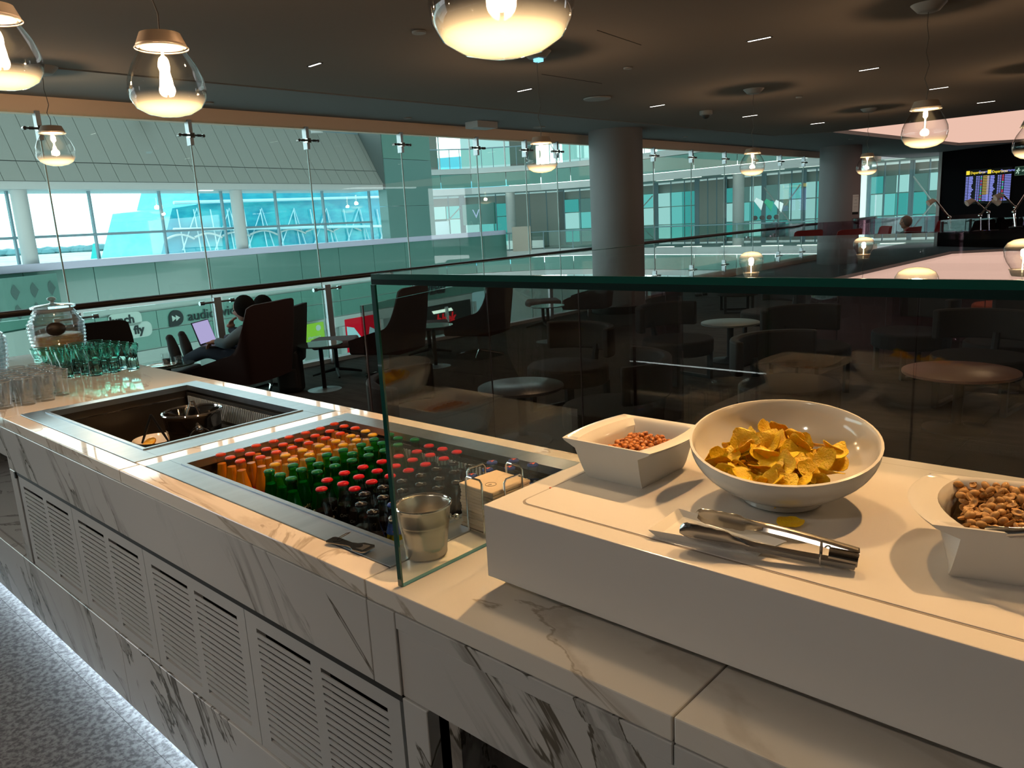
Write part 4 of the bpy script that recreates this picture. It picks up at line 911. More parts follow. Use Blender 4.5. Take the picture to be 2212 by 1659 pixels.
def arm(p0, p1, w0, w1, lift, flip=False, scal=True):
    # sheet-metal arm with scalloped spoon head from hinge p0 to tip p1
    p0, p1 = Vector(p0), Vector(p1); d = (p1 - p0); Ln = d.length; d.normalize(); sd = (Vector((-d.y, d.x, 0)).normalized() * .50 + Vector((0, 0, .87))).normalized(); sd = (sd - d * sd.dot(d)).normalized(); up = sd.cross(d)
    if flip: up = -up
    nseg = 44; rows = []
    for i in range(nseg + 1):
        t = i / nseg; wd_ = w0 + (w1 - w0) * min(1, max(0, (t - .55) / .25)) if t > .55 else w0
        if t > .70 and scal: wd_ = w1 * (1 + .10 * abs(math.sin((t - .70) * 42)))
        if t > .93: wd_ *= math.sqrt(max(0.02, 1 - ((t - .93) / .075) ** 2))
        c = p0 + d * Ln * t + up * (lift * math.sin(t * PI) ) ; dep = .005 if t < .6 else .005 + .006 * (t - .6)
        row = []
        for j in range(7):
            u = -1 + 2 * j / 6; row.append(c + sd * wd_ * u + up * (dep * (1 - u * u) if t > .6 else (.006 * (1 - abs(u) ** 6))))
        rows.append(row)
    th = up * -.0012; vs_ = []; fs = []
    for row in rows:
        vs_ += [tuple(p) for p in row] + [tuple(p + th) for p in row]
    for i in range(nseg):
        for j in range(6):
            a = i * 14 + j; b = a + 14; fs.append((a, a + 1, b + 1, b)); fs.append((a + 7, b + 7, b + 8, a + 8))
        a = i * 14; fs.append((a, a + 14, a + 21, a + 7)); a += 6; fs.append((a, a + 7, a + 21, a + 14))
    fs.append((0, 7, 8, 1)); 
    return MB().add(vs_, fs)
hz = RZ + .017; hp = Vector((-.327, 1.046, hz))
h2 = onz(1850, 1212, hz)
tA = onz(1470, 1142, RZ + .031); tB = onz(1505, 1112, RZ + .034)
arm(h2 + Vector((0, -.003, -.004)), tA, .0085, .0175, .004).build('tong_arm', principled('tong_steel', (.60, .57, .53), .2, 1.0), tg_, 50); arm(h2 + Vector((0, .008, .008)), tB, .0085, .0175, .006, True).build('tong_arm', principled('tong_steel', (.60, .57, .53), .2, 1.0), tg_, 50)
dd = (tA - h2).normalized()
MB().tube([h2 - dd * .002 + Vector((0, 0, .002)), h2 + dd * .035 + Vector((0, 0, .003))], [.0105, .0100], 12).build('hinge', dark_chrome, tg_)
c = h2 + dd * .045; s_ = Vector((-dd.y, dd.x, 0))
MB().tube([c + s_ * .017 * math.cos(a * PI / 8) + Vector((0, 0, .002 + .017 * math.sin(a * PI / 8))) for a in range(16)], .0012, 6, closed=True).build('lock_ring', mirror_steel, tg_)

# ------------------------------------------------------------------ small steel bucket, napkins, bottle opener
def bucket(name, lab, loc, rt, rb, h, mat, knobs=True, ring=False, rz=0):
    t = thing(name, lab, 'bucket', loc, rz)
    pr = [(rb, 0), (rb + .002, .004)] + [(rb + (rt - rb) * k, h * k) for k in (.15, .17, .19, .21, .23, .5, .62, .635, .65, .665, .9)] + [(rt, h * .985), (rt + .002, h), (rt, h + .0015), (rt - .003, h), (rt - .005, h * .97), (rb - .004, .01), (.001, .008)]
    pr = [(r_ + (.0006 if k in (3, 5, 8, 10) else 0), z) for k, (r_, z) in enumerate(pr)]
    MB().lathe(pr, 40, cap1=False).build('pail', mat, t, 50)
    MB().tube([(rt * math.cos(a * PI / 20), rt * math.sin(a * PI / 20), h) for a in range(40)], .0028 * rt / .057, 8, closed=True).build('rolled_rim', chrome, t)
    for s_ in (-1, 1):
        k_ = rt / .057; R_ = rt * .93
        mm = MB().tube([(0, s_ * R_, h * .72), (0, s_ * (R_ + .012 * k_), h * .72)], .0035 * k_, 8); mm.ball((0, s_ * (R_ + .002 * k_), h * .72), .007 * k_, 12, 6, (1, .4, 1)); mm.ball((0, s_ * (R_ + .014 * k_), h * .72), .0065 * k_, 12, 7); mm.build('knob', chrome, t)
        if ring: MB().tube([(.020 * k_ * math.sin(a * PI / 10), s_ * (R_ + .008 * k_) + 0, h * .72 - .018 * k_ + .018 * k_ * math.cos(a * PI / 10)) for a in range(20)], .0016 * k_, 6, closed=True).build('ring_handle', chrome, t)
    return t
bucket('steel_bucket', 'small tapered stainless steel bucket with side knobs beside glass guard', (-1.142, .942, CT + .002), .0565, .041, .108, principled('satin_steel', (.62, .56, .50), .27, 1.0), True, False, math.radians(-40 - 10))
bucket('ice_bucket', 'steel ice bucket with ring handle standing in empty cold well', (-3.0, 1.32, CT - .198), .112, .092, .178, dark_chrome, True, True, math.radians(-105))
o = MB().tube([(-3.02, 1.30, CT - .05), (-3.035, 1.335, CT + .01), (-3.03, 1.345, CT + .012), (-3.005, 1.35, CT - .04)], .004, 8).build('ice_tongs', mirror_steel, None); tag(o, 'steel ice tongs leaning inside the ice bucket', 'tongs')
cd = thing('lemon_plate', 'small white oval dish in empty cold well with orange slice', 'plate', (-3.20, 1.24, CT - .198))
MB().lathe([(.055, 0), (.062, .002), (.085, .05), (.087, .052), (.083, .051), (.058, .006), (.001, .005)], 32, Matrix.Scale(1.1, 4, (1, 0, 0)), True, False).build('dish', ceramic, cd, 50)
def slice_(name, lab, loc, e3, r=.028, mat=None):
    t = thing(name, lab, 'fruit slice', loc); t.rotation_euler = e3
    MB().lathe([(r, 0), (r + .0012, .002), (r, .005)], 20).build('rind', principled('orange_rind', (.75, .30, .01), .5), t)
    MB().lathe([(r - .003, .0051), (r - .003, .0056)], 20).build('flesh', principled('orange_flesh', (.80, .42, .04), .35, noise=(90, (.85, .62, .2), .5, .6, (1, 1, 1))), t)
    return t
slice_('orange_slice', 'round orange slice on the small dish in the well', (-3.20, 1.215, CT - .160), (.5, .2, 0))
tn = thing('small_tongs', 'small black tongs standing upright in dish of citrus', 'tongs', (0, 0, 0))
a = Vector((-2.995, 1.10, CT - .17)); top_ = onz(318, 927, .90)
top_ = Vector((-3.205, 1.24, CT - .045))
for dx in (-.042, .042): MB().tube([top_, top_ + Vector((dx * .5, dx * .45, -.06)), top_ + Vector((dx, dx * .9, -.12))], [.005, .006, .004], 6).build('tong_arm', black_metal, tn)
# napkin holder
nh = thing('napkin_holder', 'chrome wire napkin holder full of brown paper napkins on worktop', 'napkin holder', (-1.125, 1.135, CT + .002), math.radians(-4))
hw = .058; MB().box((-hw, -hw, 0), (hw, hw, .004)).build('base', chrome, nh, 0)
for (sx_, sy_) in ((1, 0), (-1, 0), (0, 1), (0, -1)):
    pts = []; R_ = hw + .002
    for u, z in ((-.026, .0), (-.026, .118), (-.020, .125), (.020, .125), (.026, .118), (.026, .0)): pts.append((sx_ * R_ + (u if sy_ else 0), sy_ * R_ + (u if sx_ else 0), z))
    MB().tube(pts, .0022, 8).build('wire_loop', chrome, nh)
nap_m = principled('kraft_paper', (.62, .47, .33), .9)
rr = random.Random(2)
for k in range(13):
    a = rr.uniform(-.03, .03); w_ = .055 + rr.uniform(-.001, .001)
    m = MB().box((-w_, -w_, .005 + k * .0075), (w_, w_, .005 + k * .0075 + .0073), Matrix.Rotation(a, 4, 'Z')).build('paper_napkin', nap_m, None, 0); bevel(m, .002, 2)
    m.location = (-1.125, 1.135, CT + .002); m.rotation_euler.z = math.radians(-4); tag(m, 'folded brown paper napkin in the stack inside the wire holder' if k < 12 else 'topmost folded brown paper napkin with printed round emblem', 'napkin', 'paper napkins in the holder' if k < 12 else None)
    if k == 12:
        MB().tube([(.012 * math.cos(q * PI / 10) + .01, .012 * math.sin(q * PI / 10) - .02, .005 + 13 * .0075 + .0001) for q in range(20)], .0006, 4, closed=True).build('emblem_ring', principled('emblem_ink', (.10, .07, .05), .8), m)
        link('emblem_letter', put(text_mesh('p', .014, .0002, 'emblem_letter', principled('emblem_ink', (.10, .07, .05), .8)), Matrix.Translation((.01, -.02, .005 + 13 * .0075))), m)
# opener
op = thing('bottle_opener', 'flat steel bottle opener with thin black cord on well rim', 'opener', (0, 0, 0))
a = onz(712, 1168, CT + .004); b = onz(800, 1190, CT + .004); d = (b - a).normalized(); s_ = Vector((-d.y, d.x, 0)); Lo = (b - a).length
def opl(u, v): return (a + d * u * Lo + s_ * v)
outl = [(0, -.010), (.03, -.014), (.12, -.015), (.5, -.008), (.62, -.011), (.72, -.019), (.95, -.020), (1.0, -.014), (1.0, .014), (.95, .020), (.72, .019), (.62, .011), (.5, .008), (.12, .015), (.03, .014), (0, .010)]
pp = [(opl(u, v).x, opl(u, v).y) for u, v in outl]
MB().prism(pp, CT + .006, CT + .0085).build('opener_body', dark_chrome, op, 0)
pp = [(opl(u, v).x, opl(u, v).y) for u, v in ((.74, -.011), (.92, -.012), (.92, .012), (.74, .011), (.80, .004), (.80, -.004))]
MB().prism(pp, CT + .0086, CT + .0089).build('opening', dark_void, op, 0)
cpts = [a + d * .01 + Vector((0, 0, .009)), onz(735, 1162, CT + .012), onz(757, 1150, CT + .010), onz(748, 1152, CT + .010), onz(728, 1163, CT + .010)]
MB().tube(cpts, .0009, 5).build('cord', dark_void, op)

# ------------------------------------------------------------------ tumblers and dispensers
def tumbler(name, lab, mat, h, rb, rt, waist, rim_c):
    t = thing(name, lab, 'glass', (0, 0, CT))
    n = 14; vs_ = []; fs = []; pr = [(rb, 0), (rb * 1.03, .006), (rb * .97, h * .25), (waist, h * .48), (waist * 1.05, h * .6), (rt * .95, h * .88), (rt, h), (rt - .002, h), (rt * .95 - .002, h * .88), (waist - .001, h * .55), (rb * .9, h * .2), (rb * .7, .012), (.001, .012)]
    N_ = n * 2
    for r_, z in pr:
        for i in range(N_): a = 2 * PI * i / N_; fl_ = 1 + (.035 if i % 2 else -.01) * (1 if .01 < z < h * .9 else 0); vs_.append((r_ * fl_ * math.cos(a), r_ * fl_ * math.sin(a), z))
    fs.append(tuple(range(N_ - 1, -1, -1)))
    for j in range(len(pr) - 1):
        for i in range(N_): k = (i + 1) % N_; fs.append((j * N_ + i, j * N_ + k, (j + 1) * N_ + k, (j + 1) * N_ + i))
    MB().add(vs_, fs).build('glass_wall', mat, t, 25)
    MB().tube([(rt * .985 * math.cos(2 * PI * a / 20), rt * .985 * math.sin(2 * PI * a / 20), h) for a in range(20)], .0016, 6, closed=True).build('rim', rim_c, t)
    return t
tealr = sheet('teal_rim', (.35, .80, .68), f0=.25, base=.25, alpha=(.08, .42, .33)); clearr = sheet('clear_rim', (.8, .84, .86), f0=.3, base=.35, alpha=(.6, .62, .65))
g0 = tumbler('teal_tumbler', '', teal_glass, .135, .030, .041, .028, tealr); first = True
posn = ['nearest', 'second', 'third', 'fourth']
for r_ in range(5):
    for c_ in range(4):
        if r_ == 4 and c_ == 0: continue
        x, y = -4.56 + r_ * .089 + .01 * (c_ % 2), 1.245 + c_ * .092 + .012 * r_
        lab = 'pale teal fluted tumbler, %s of its row, %s row from the juice dispenser' % (posn[c_], ordw[r_])
        if first: g0.location = (x, y, CT); g0['label'] = lab; g0['group'] = 'teal tumblers on the counter end'; first = False
        else: dup(g0, (x, y, CT), random.random(), lab, 'teal tumblers on the counter end')
g1_ = tumbler('clear_tumbler', '', sheet('tumbler_clear', (.95, .965, .97), f0=.12, edge=(.66, .70, .72), base=.035, alpha=(.8, .85, .88)), .115, .027, .036, .029, clearr); first = True
for r_ in range(6):
    for c_ in range(4):
        x, y = -4.12 + r_ * .078 + .012 * (c_ % 2), .86 + c_ * .080
        if r_ == 5 and c_ == 3: continue
        lab = 'clear ribbed tumbler, %s from the front edge, %s row from the left' % (posn[c_], ordw[r_])
        if first: g1_.location = (x, y, CT); g1_['label'] = lab; g1_['group'] = 'clear tumblers on the counter end'; first = False
        else: dup(g1_, (x, y, CT), random.random(), lab, 'clear tumblers on the counter end')
def dispenser(lab, loc, fruit=True):
    t = thing('drinks_dispenser', lab, 'dispenser', loc)
    pr = [(.085, 0), (.100, .01)]
    k = 0; z = .02
    while z < .30:
        base = .105 + .036 * math.sin(min(1, z / .26) * PI * .62) - max(0, z - .24) * .55
        pr.append((base + (.0045 if k % 2 else -.0015), z)); z += .0095; k += 1
    pr += [(.105, .305), (.100, .312), (.100, .322)]
    inner = [(r_ - .006, z) for r_, z in pr[::-1][:-2:2]] + [(.08, .014), (.001, .014)]
    MB().lathe(pr + inner, 36, None, True, False).build('ribbed_jar', sheet('jar_glass', (.93, .96, .97), f0=.16, edge=(.5, .56, .6), base=.05, alpha=(.8, .88, .92)), t, 20)
    MB().lathe([(.112, .322), (.114, .326), (.112, .333), (.09, .340), (.03, .346), (.012, .350)], 32).build('lid', sheet('jar_glass', (.93, .96, .97)), t)
    m = MB().lathe([(.012, .350), (.010, .358), (.022, .366), (.024, .374), (.014, .381), (.001, .383)], 16, None, True, False).build('lid_knob', sheet('knob_glass', (.7, .78, .8), f0=.25, base=.2, alpha=(.7, .75, .8)), t)
    MB().lathe([(.098, .302), (.1005, .304), (.1005, .318), (.098, .32)], 32, None, False, False).build('collar', principled('frosted_band', (.45, .50, .52), .3), t)
    a_ = Vector((.95, -.31, 0)).normalized()
    q = Vector((a_.x * .138, a_.y * .138, .215)); MB().ball(q, .052, 14, 8, (.5, 1, .72)).build('badge', principled('dark_badge', (.03, .018, .012), .4), t)
    if fruit:
        MB().lathe([(.078, .016), (.104, .03), (.120, .09), (.127, .150), (.118, .170), (.09, .178), (.05, .176)], 28).build('orange_drink', principled('fruit_water', (.75, .33, .02), .25, sss=.2, noise=(26, (.85, .55, .12), .45, .6, (1, 1, 1))), t)
    else:
        MB().lathe([(.075, .016), (.098, .03), (.112, .09), (.118, .16)], 28).build('water', sheet('water', (.75, .86, .88), f0=.06), t)
    return t
dispenser('ribbed glass dispenser with orange slices and dark badge on counter end', (-4.80, 1.42, CT))
dispenser('ribbed glass dispenser of clear water cut by the left edge', (-4.42, .93, CT), False)

# ================================================================== LAMPS
LAMP = 1.8
glow = bpy.data.materials.new('lamp_base_glow'); glow.use_nodes = True
n = glow.node_tree; n.nodes.clear()
o_ = n.nodes.new('ShaderNodeOutputMaterial'); em = n.nodes.new('ShaderNodeEmission'); tr = n.nodes.new('ShaderNodeBsdfTransparent'); mxs = n.nodes.new('ShaderNodeMixShader')
t = n.nodes.new('ShaderNodeTexCoord'); sp = n.nodes.new('ShaderNodeSeparateXYZ'); n.links.new(t.outputs['Object'], sp.inputs[0])
mr1 = n.nodes.new('ShaderNodeMapRange'); mr1.inputs[1].default_value = -.060; mr1.inputs[2].default_value = -.130; mr1.inputs[3].default_value = .0; mr1.inputs[4].default_value = 1.0; mr1.interpolation_type = 'SMOOTHSTEP'
n.links.new(sp.outputs[2], mr1.inputs[0])
cr_ = n.nodes.new('ShaderNodeValToRGB'); n.links.new(mr1.outputs[0], cr_.inputs[0]); cr_.color_ramp.elements[0].color = (.75, .50, .28, 1); cr_.color_ramp.elements[1].color = (4.2, 2.8, 1.25, 1)
q_ = cr_.color_ramp.elements.new(.55); q_.color = (1.3, .85, .42, 1)
n.links.new(cr_.outputs[0], em.inputs[0]); em.inputs[1].default_value = .95
mr2 = n.nodes.new('ShaderNodeMapRange'); mr2.inputs[1].default_value = 0; mr2.inputs[2].default_value = .55; mr2.inputs[3].default_value = .0; mr2.inputs[4].default_value = .92; n.links.new(mr1.outputs[0], mr2.inputs[0])
n.links.new(mr2.outputs[0], mxs.inputs[0]); n.links.new(tr.outputs[0], mxs.inputs[1]); n.links.new(em.outputs[0], mxs.inputs[2]); n.links.new(mxs.outputs[0], o_.inputs[0])
lamp_cap_m = principled('lamp_cap', (.42, .34, .27), .4)
def pendant(lab, c, scale, can=None, watt=12.0):
    t = thing('pendant_lamp', lab, 'lamp', c, 0, 'glass pendant lamps hanging from the ceiling')
    prof = [(.074, .118), (.092, .085), (.118, .045), (.138, -.005), (.144, -.045), (.138, -.08), (.118, -.112), (.08, -.134), (.04, -.143), (.001, -.146)]
    S = scale
    MB().lathe([(r * S, z * S) for r, z in prof], 40, None, False, False).build('glass_globe', globe_glass, t, 80)
    bp_ = [(r * .985, z + .001) for r, z in prof if z < .0]
    bowl = MB().lathe(bp_, 40, None, False, False).build('frosted_base', glow, t, 80); bowl.scale = (S,) * 3
    MB().lathe([(.090 * S, .112 * S), (.092 * S, .118 * S), (.074 * S, .160 * S), (.03 * S, .166 * S)], 32).build('cap', lamp_cap_m, t)
    MB().lathe([(.078 * S, .1105 * S), (.078 * S, .1125 * S)], 32).build('reflector_disc', principled('disc_cream', (.8, .66, .48), .5, emis=(1, .68, .38), estr=.9), t)
    MB().lathe([(.097 * S, .104 * S), (.099 * S, .107 * S), (.097 * S, .110 * S)], 32, None, False, False).build('seal_ring', principled('ring_clear', (.55, .5, .45), .3), t)
    MB().lathe([(.0105 * S, -.055 * S), (.0105 * S, .105 * S)], 16).build('glass_tube', sheet('tube_glass', (.95, .93, .9), f0=.08), t)
    MB().lathe([(.004 * S, -.062 * S), (.006 * S, -.058 * S), (.0045 * S, -.03 * S), (.0045 * S, .09 * S), (.006 * S, .108 * S)], 12).build('filament', emit('filament', (1, .80, .48), 14), t)
    ld = bpy.data.lights.new('lamp_light', 'POINT'); ld.energy = watt * LAMP; ld.color = (1, .66, .38); ld.shadow_soft_size = .03; lo = bpy.data.objects.new('lamp_light', ld); C.objects.link(lo); lo.parent = t; lo.location = (0, 0, -.04 * S)
    ld = bpy.data.lights.new('lamp_down', 'SPOT'); ld.energy = watt * LAMP * 6.5; ld.spot_size = math.radians(150); ld.spot_blend = 1.0; ld.color = (1, .66, .38); ld.shadow_soft_size = .05; lo = bpy.data.objects.new('lamp_down', ld); C.objects.link(lo); lo.parent = t; lo.location = (0, 0, -.06 * S)
    cx, cy_ = (can[0] - c[0], can[1] - c[1]) if can else (0, 0); hz_ = CZ - c[2]
    pts = [(0, 0, .165 * S)] + [((cx * f + .012 * math.sin(f * 19)), cy_ * f + .010 * math.cos(f * 13), .165 * S + (hz_ - .05 - .165 * S) * f) for f in (.12, .25, .4, .55, .7, .85)] + [(cx, cy_, hz_ - .05)]
    MB().tube(pts, .0028, 6).build('cable', principled('cable_grey', (.10, .085, .07), .5), t)
    MB().lathe([(.06, hz_ - .055), (.075, hz_ - .05), (.118, hz_ - .004), (.12, hz_)], 32, Matrix.Translation((cx, cy_, 0))).build('canopy', principled('canopy_grey', (.33, .31, .29), .5), t)
    return t
def pc_(px, py, z): return onz(px, py, z)
def pendant_at(lab, px, py, dia_px, can_px=None, watt=12.0, dia=.288):
    c = ondep(px, py, FPX * dia / dia_px)
    can = None
    if can_px:
        can = onz(can_px[0], can_px[1], CZ - .03); dc = Vector((can.x, can.y, 0)); 
        r_ = ray(px, py); hh = r_.xy.length; t_ = can.xy.length / hh; c = EYE + r_ * t_; dia = dia_px * t_ / FPX
    return pendant(lab, c, dia / .288, (can.x, can.y) if can else (c.x, c.y), watt)
pendant_at('large glass pendant cropped by the top edge, nearest above the counter', 1080, -48, 320, None, 17)
pendant_at('glass pendant lamp over the left part of the counter, hanging fully in view', 358, 168, 160, None, 15)
pendant_at('glass pendant cut by the left edge of the view near the ceiling', -2, 108, 162, None, 12)
pendant_at('small glass pendant at far left in front of the glazed wall', 118, 318, 78, None, 10)
pendant_at('glass pendant hanging left of the big round column', 1170, 337, 70, (1160, 120), 12)
pendant_at('glass pendant hanging between the two round columns', 1625, 352, 53, (1628, 198), 12)
pendant_at('smallest glass pendant just right of the far round column', 1873, 356, 43, (1877, 239), 11)
pendant_at('glass pendant in front of the salmon lit ceiling at right', 1998, 272, 92, (2006, 18), 12)
pendant_at('glass pendant cut by the right edge of the view', 2232, 303, 78, (2250, 148), 12)
pendant('glass pendant over the riser, just outside the right of view', Vector((.72, 1.30, 2.12)), 1.0, None, 17)
pendant('glass pendant over the aisle end, outside the view', Vector((1.5, 4.2, 2.15)), 1.0, None, 10)

# ------------------------------------------------------------------ ceiling fittings
slot_l = emit('slot_light', (1, .93, .82), 7)
sl = [(680, 139, .17), (1133, 194, .20), (1640, 84, .2), (1877, 149, .2), (1420, 228, .22), (2028, 190, .22), (2130, 220, .24), (1620, 250, .24), (1766, 266, .24)]
place = ['by the left cable', 'left of the column pendant', 'at top centre right', 'left of the big right pendant cable', 'right of the column pendant', 'just right of the big right pendant cable', 'above the salmon ceiling tip', 'behind the middle pendant cable', 'nearest the far column']
for k, (px, py, L_) in enumerate(sl):
    p = onz(px, py, CZ); t = thing('slot_downlight', 'narrow bright slot light in dark ceiling ' + place[k], 'ceiling light', (p.x, p.y, CZ), math.radians(90), 'slot lights in the dark ceiling')
    MB().box((-.018, -L_ / 2 - .01, -.004), (.018, L_ / 2 + .01, 0)).build('trim', black_metal, t, 0)
    for j in range(5): MB().box((-.008, -L_ / 2 + j * L_ / 5 + .003, -.006), (.008, -L_ / 2 + (j + 1) * L_ / 5 - .003, -.0042)).build('cell', slot_l, t, 0)
    if k in (0, 1, 3, 4, 5):
        ld = bpy.data.lights.new('slot_beam', 'SPOT'); ld.energy = 60; ld.spot_size = 1.9; ld.spot_blend = .9; ld.color = (1, .85, .68); ld.shadow_soft_size = .05; lo = bpy.data.objects.new('slot_beam', ld); C.objects.link(lo); lo.parent = t; lo.location = (0, 0, -.02)
for k, (x_, y_, e_, lb) in enumerate(((-2.7, 2.15, 125, 'slot downlight above the drinks wells, over the view'), (-1.25, 2.2, 200, 'slot downlight above the glass guard, over the view'), (-.15, 2.2, 225, 'slot downlight above the riser, over the view'), (.9, 2.1, 190, 'slot downlight above the far end of the riser, over the view'), (-3.2, -1.2, 105, 'added fill light over the aisle left of the viewer'), (-.9, -1.4, 60, 'added fill light over the aisle behind the viewer'))):  # last two: unseen aisle lights added to brighten the counter front
    t = thing('slot_downlight', lb, 'ceiling light', (x_, y_, CZ), math.radians(90), 'slot lights in the dark ceiling')
    MB().box((-.018, -.11, -.004), (.018, .11, 0)).build('trim', black_metal, t, 0); MB().box((-.012, -.1, -.006), (.012, .1, -.0042)).build('cell', slot_l, t, 0)
    ld = bpy.data.lights.new('slot_beam', 'SPOT'); ld.energy = e_; ld.spot_size = math.radians(64 if y_ > 0 else 78); ld.spot_blend = .7; ld.color = (1, .55, .235) if y_ > 0 else (1, .84, .68); ld.shadow_soft_size = .035; lo = bpy.data.objects.new('slot_beam', ld); C.objects.link(lo); lo.parent = t; lo.location = (0, 0, -.02)
    lo.rotation_euler = (0, math.radians(27 if y_ > 0 else -40), 0)
for k, (px, py, r_, lb) in enumerate(((905, 68, .05, 'round recessed ceiling spot left of the big pendant'), (450, 221, .05, 'small round spot in the soffit beside the left pendant'), (880, 254, .05, 'small round spot in the soffit above the glazing'), (1290, 212, .16, 'round grey ceiling speaker grille above the column'), (1356, 146, .04, 'small round ceiling sensor above the middle'), (1165, 274, .09, 'flat round soffit fitting behind the column pendant'), (1726, 209, .04, 'small round ceiling sensor behind the middle pendant'), (1480, 295, .05, 'small round spot in the far soffit'), (1838, 300, .05, 'small soffit fitting over the far column'))):
    p = onz(px, py, CZ - .005); o = MB().lathe([(r_, -.014), (r_ * 1.02, -.004), (r_ * 1.02, 0)], 24, Matrix.Translation((p.x, p.y, CZ - .005))).build('ceiling_fitting', principled('fitting_grey', (.24, .23, .22), .5), None); tag(o, lb, 'ceiling fitting')
p = onz(1040, 268, CZ - .03); o = MB().box((p.x - .12, p.y - .2, CZ - .09), (p.x + .12, p.y + .2, CZ - .005)).build('access_point', principled('fitting_white', (.42, .42, .41), .5), None, 0); tag(o, 'flat rectangular white box mounted on the soffit', 'wireless box')
p = onz(1525, 246, CZ - .04); cm = thing('dome_camera', 'small round security camera on the ceiling', 'camera', (p.x, p.y, CZ)); MB().lathe([(.07, -.06), (.09, -.05), (.09, 0)], 20).build('housing', principled('fitting_grey', (.24, .23, .22), .5), cm); MB().ball((0, 0, -.055), .055, 14, 8).build('lens', dark_void, cm)
p = onz(1163, 128, CZ - .06); o = MB().box((p.x - .03, p.y - .03, p.z - .02), (p.x + .03, p.y + .03, p.z + .01)).build('status_light', emit('status_cyan', (.25, .75, 1), 1.5), None, 0); tag(o, 'tiny cyan light on the canopy of the column pendant', 'light')

# ================================================================== LOUNGE FURNITURE
IMR = Vector((.74, .67, 0)).normalized()       # to the right of the picture, on the floor
def star_base(t, h, r=.30, mat=chrome, legs=4, rz=.3):
    MB().tube([(0, 0, .05), (0, 0, h)], .026, 12).build('column', mat, t)
    for k in range(legs):
        a = rz + 2 * PI * k / legs; MB().tube([(0, 0, .07), (math.cos(a) * r * .5, math.sin(a) * r * .5, .045), (math.cos(a) * r, math.sin(a) * r, .014)], [.022, .017, .012], 8).build('foot', mat, t)
def high_chair(lab, loc, face, mat=maroon, h=1.0, grp='high-backed lounge chairs by the glazing', w=.36):
    """tall winged lounge chair; face = direction it looks to (radians)"""
    t = thing('high_back_chair', lab, 'chair', loc, face, grp)
    n = 50; vs_ = []; fs = []
    def top(u):
        k = abs(u - .5) * 2
        if k < .36: return h - .03 * max(0, (k - .26) / .10) ** 2
        if k < .62: q = (k - .36) / .26; return (h - .03) + (.56 - h + .03) * (1 - (1 - q) ** 2.2)
        return .56 - .12 * (k - .62) / .38
    rows = 7; T = .045
    def sp_(c, e_): return math.copysign(abs(c) ** e_, c)
    def plan(u, zf):
        k = abs(u - .5) * 2; sgn = 1 if u > .5 else -1; hw_ = w * (.82 + .18 * min(1, zf * 1.5))
        if k < .34: y = hw_ * .86 * k / .34; x = -.34 + .03 * (k / .34) ** 2
        elif k < .46: q = (k - .34) / .12 * PI / 2; y = hw_ * (.86 + .14 * math.sin(q)); x = -.31 + .06 * (1 - math.cos(q))
        else: q = (k - .46) / .54; y = hw_ * (1 - .06 * q); x = -.25 + .58 * q
        x -= .08 * zf * (1 - min(1, max(0, (k - .3) / .4))); return x, y * sgn
    for side in (0, 1):
        for i in range(n + 1):
            u = i / n; zt = top(u)
            for j in range(rows + 1):
                z = .30 + (zt - .30) * j / rows; zf = (z - .30) / .7; x, y = plan(u, zf)
                if side: s_ = 1 - T / max(.2, math.hypot(x, y)); x, y = x * s_, y * s_
                vs_.append((x, y, z))
    Q = (n + 1) * (rows + 1)
    for i in range(n):
        for j in range(rows):
            a = i * (rows + 1) + j; b = a + rows + 1; fs.append((a, b, b + 1, a + 1)); fs.append((Q + a, Q + a + 1, Q + b + 1, Q + b))
        a = i * (rows + 1) + rows; b = a + rows + 1; fs.append((a, b, Q + b, Q + a)); a = i * (rows + 1); b = a + rows + 1; fs.append((a, Q + a, Q + b, b))
    for i in (0, n):
        for j in range(rows): a = i * (rows + 1) + j; fs.append((a, a + 1, Q + a + 1, Q + a))
    MB().add(vs_, fs).build('shell', mat, t, 70)
    sm = MB(); bevel(sm.prism([(-.28, -.24), (.34, -.28), (.38, -.2), (.38, .2), (.34, .28), (-.28, .24)], .28, .42).build('seat', mat, t, 0), .03, 3)
    star_base(t, .30)
    return t
def ottoman(lab, loc, face=0.0, grp='footstools in front of the high-backed chairs'):
    t = thing('footstool', lab, 'footstool', loc, face, grp)
    bevel(MB().prism([(-.26, -.22), (.22, -.24), (.27, 0), (.22, .24), (-.26, .22)], .33, .42).build('cushion', principled('dusty_fabric', (.10, .07, .075), .85), t, 0), .03, 3)
    star_base(t, .34, .28, black_metal, 4, .2); return t
def side_table(lab, loc, z=.49, r=.23):
    t = thing('side_table', lab, 'table', loc, 0, 'small round side tables by the glazing')
    MB().lathe([(r, z - .014), (r + .002, z - .008), (r, z)], 36).build('table_top', principled('glass_black_top', (.05, .08, .075), .10, coat=.6), t)
    MB().tube([(0, 0, .01), (0, 0, z - .012)], .022, 12).build('post', black_metal, t)
    MB().lathe([(.175, 0), (.175, .006), (.05, .014), (.03, .022)], 32).build('base_disc', principled('base_grey', (.10, .12, .13), .4), t); return t
face_w = math.atan2(-.67, -.74)
CH = [((846, 812), 1.0, 'high-backed maroon lounge chair beside the glazing, left of the counter glass edge', -.38), ((1037, 768), 1.03, 'high-backed maroon lounge chair seen second along the glazing', -.42), ((1274, 704), 1.02, 'high-backed maroon lounge chair farthest along, near the round column', -.25)]
for (px, py), hh, lb, da in CH:
    p = onz(px, py, 0); high_chair(lb, (p.x, p.y, 0), face_w + da, maroon, hh)
for ((px, py), hh, _l, da), lb in zip(CH, ('dusty footstool in front of the nearest high-backed chair', 'dusty footstool before the second high-backed chair', 'dusty footstool before the farthest high-backed chair')):
    p = onz(px, py, 0); ottoman(lb, (p.x + math.cos(face_w + da) * .72, p.y + math.sin(face_w + da) * .72, 0), face_w + .1)
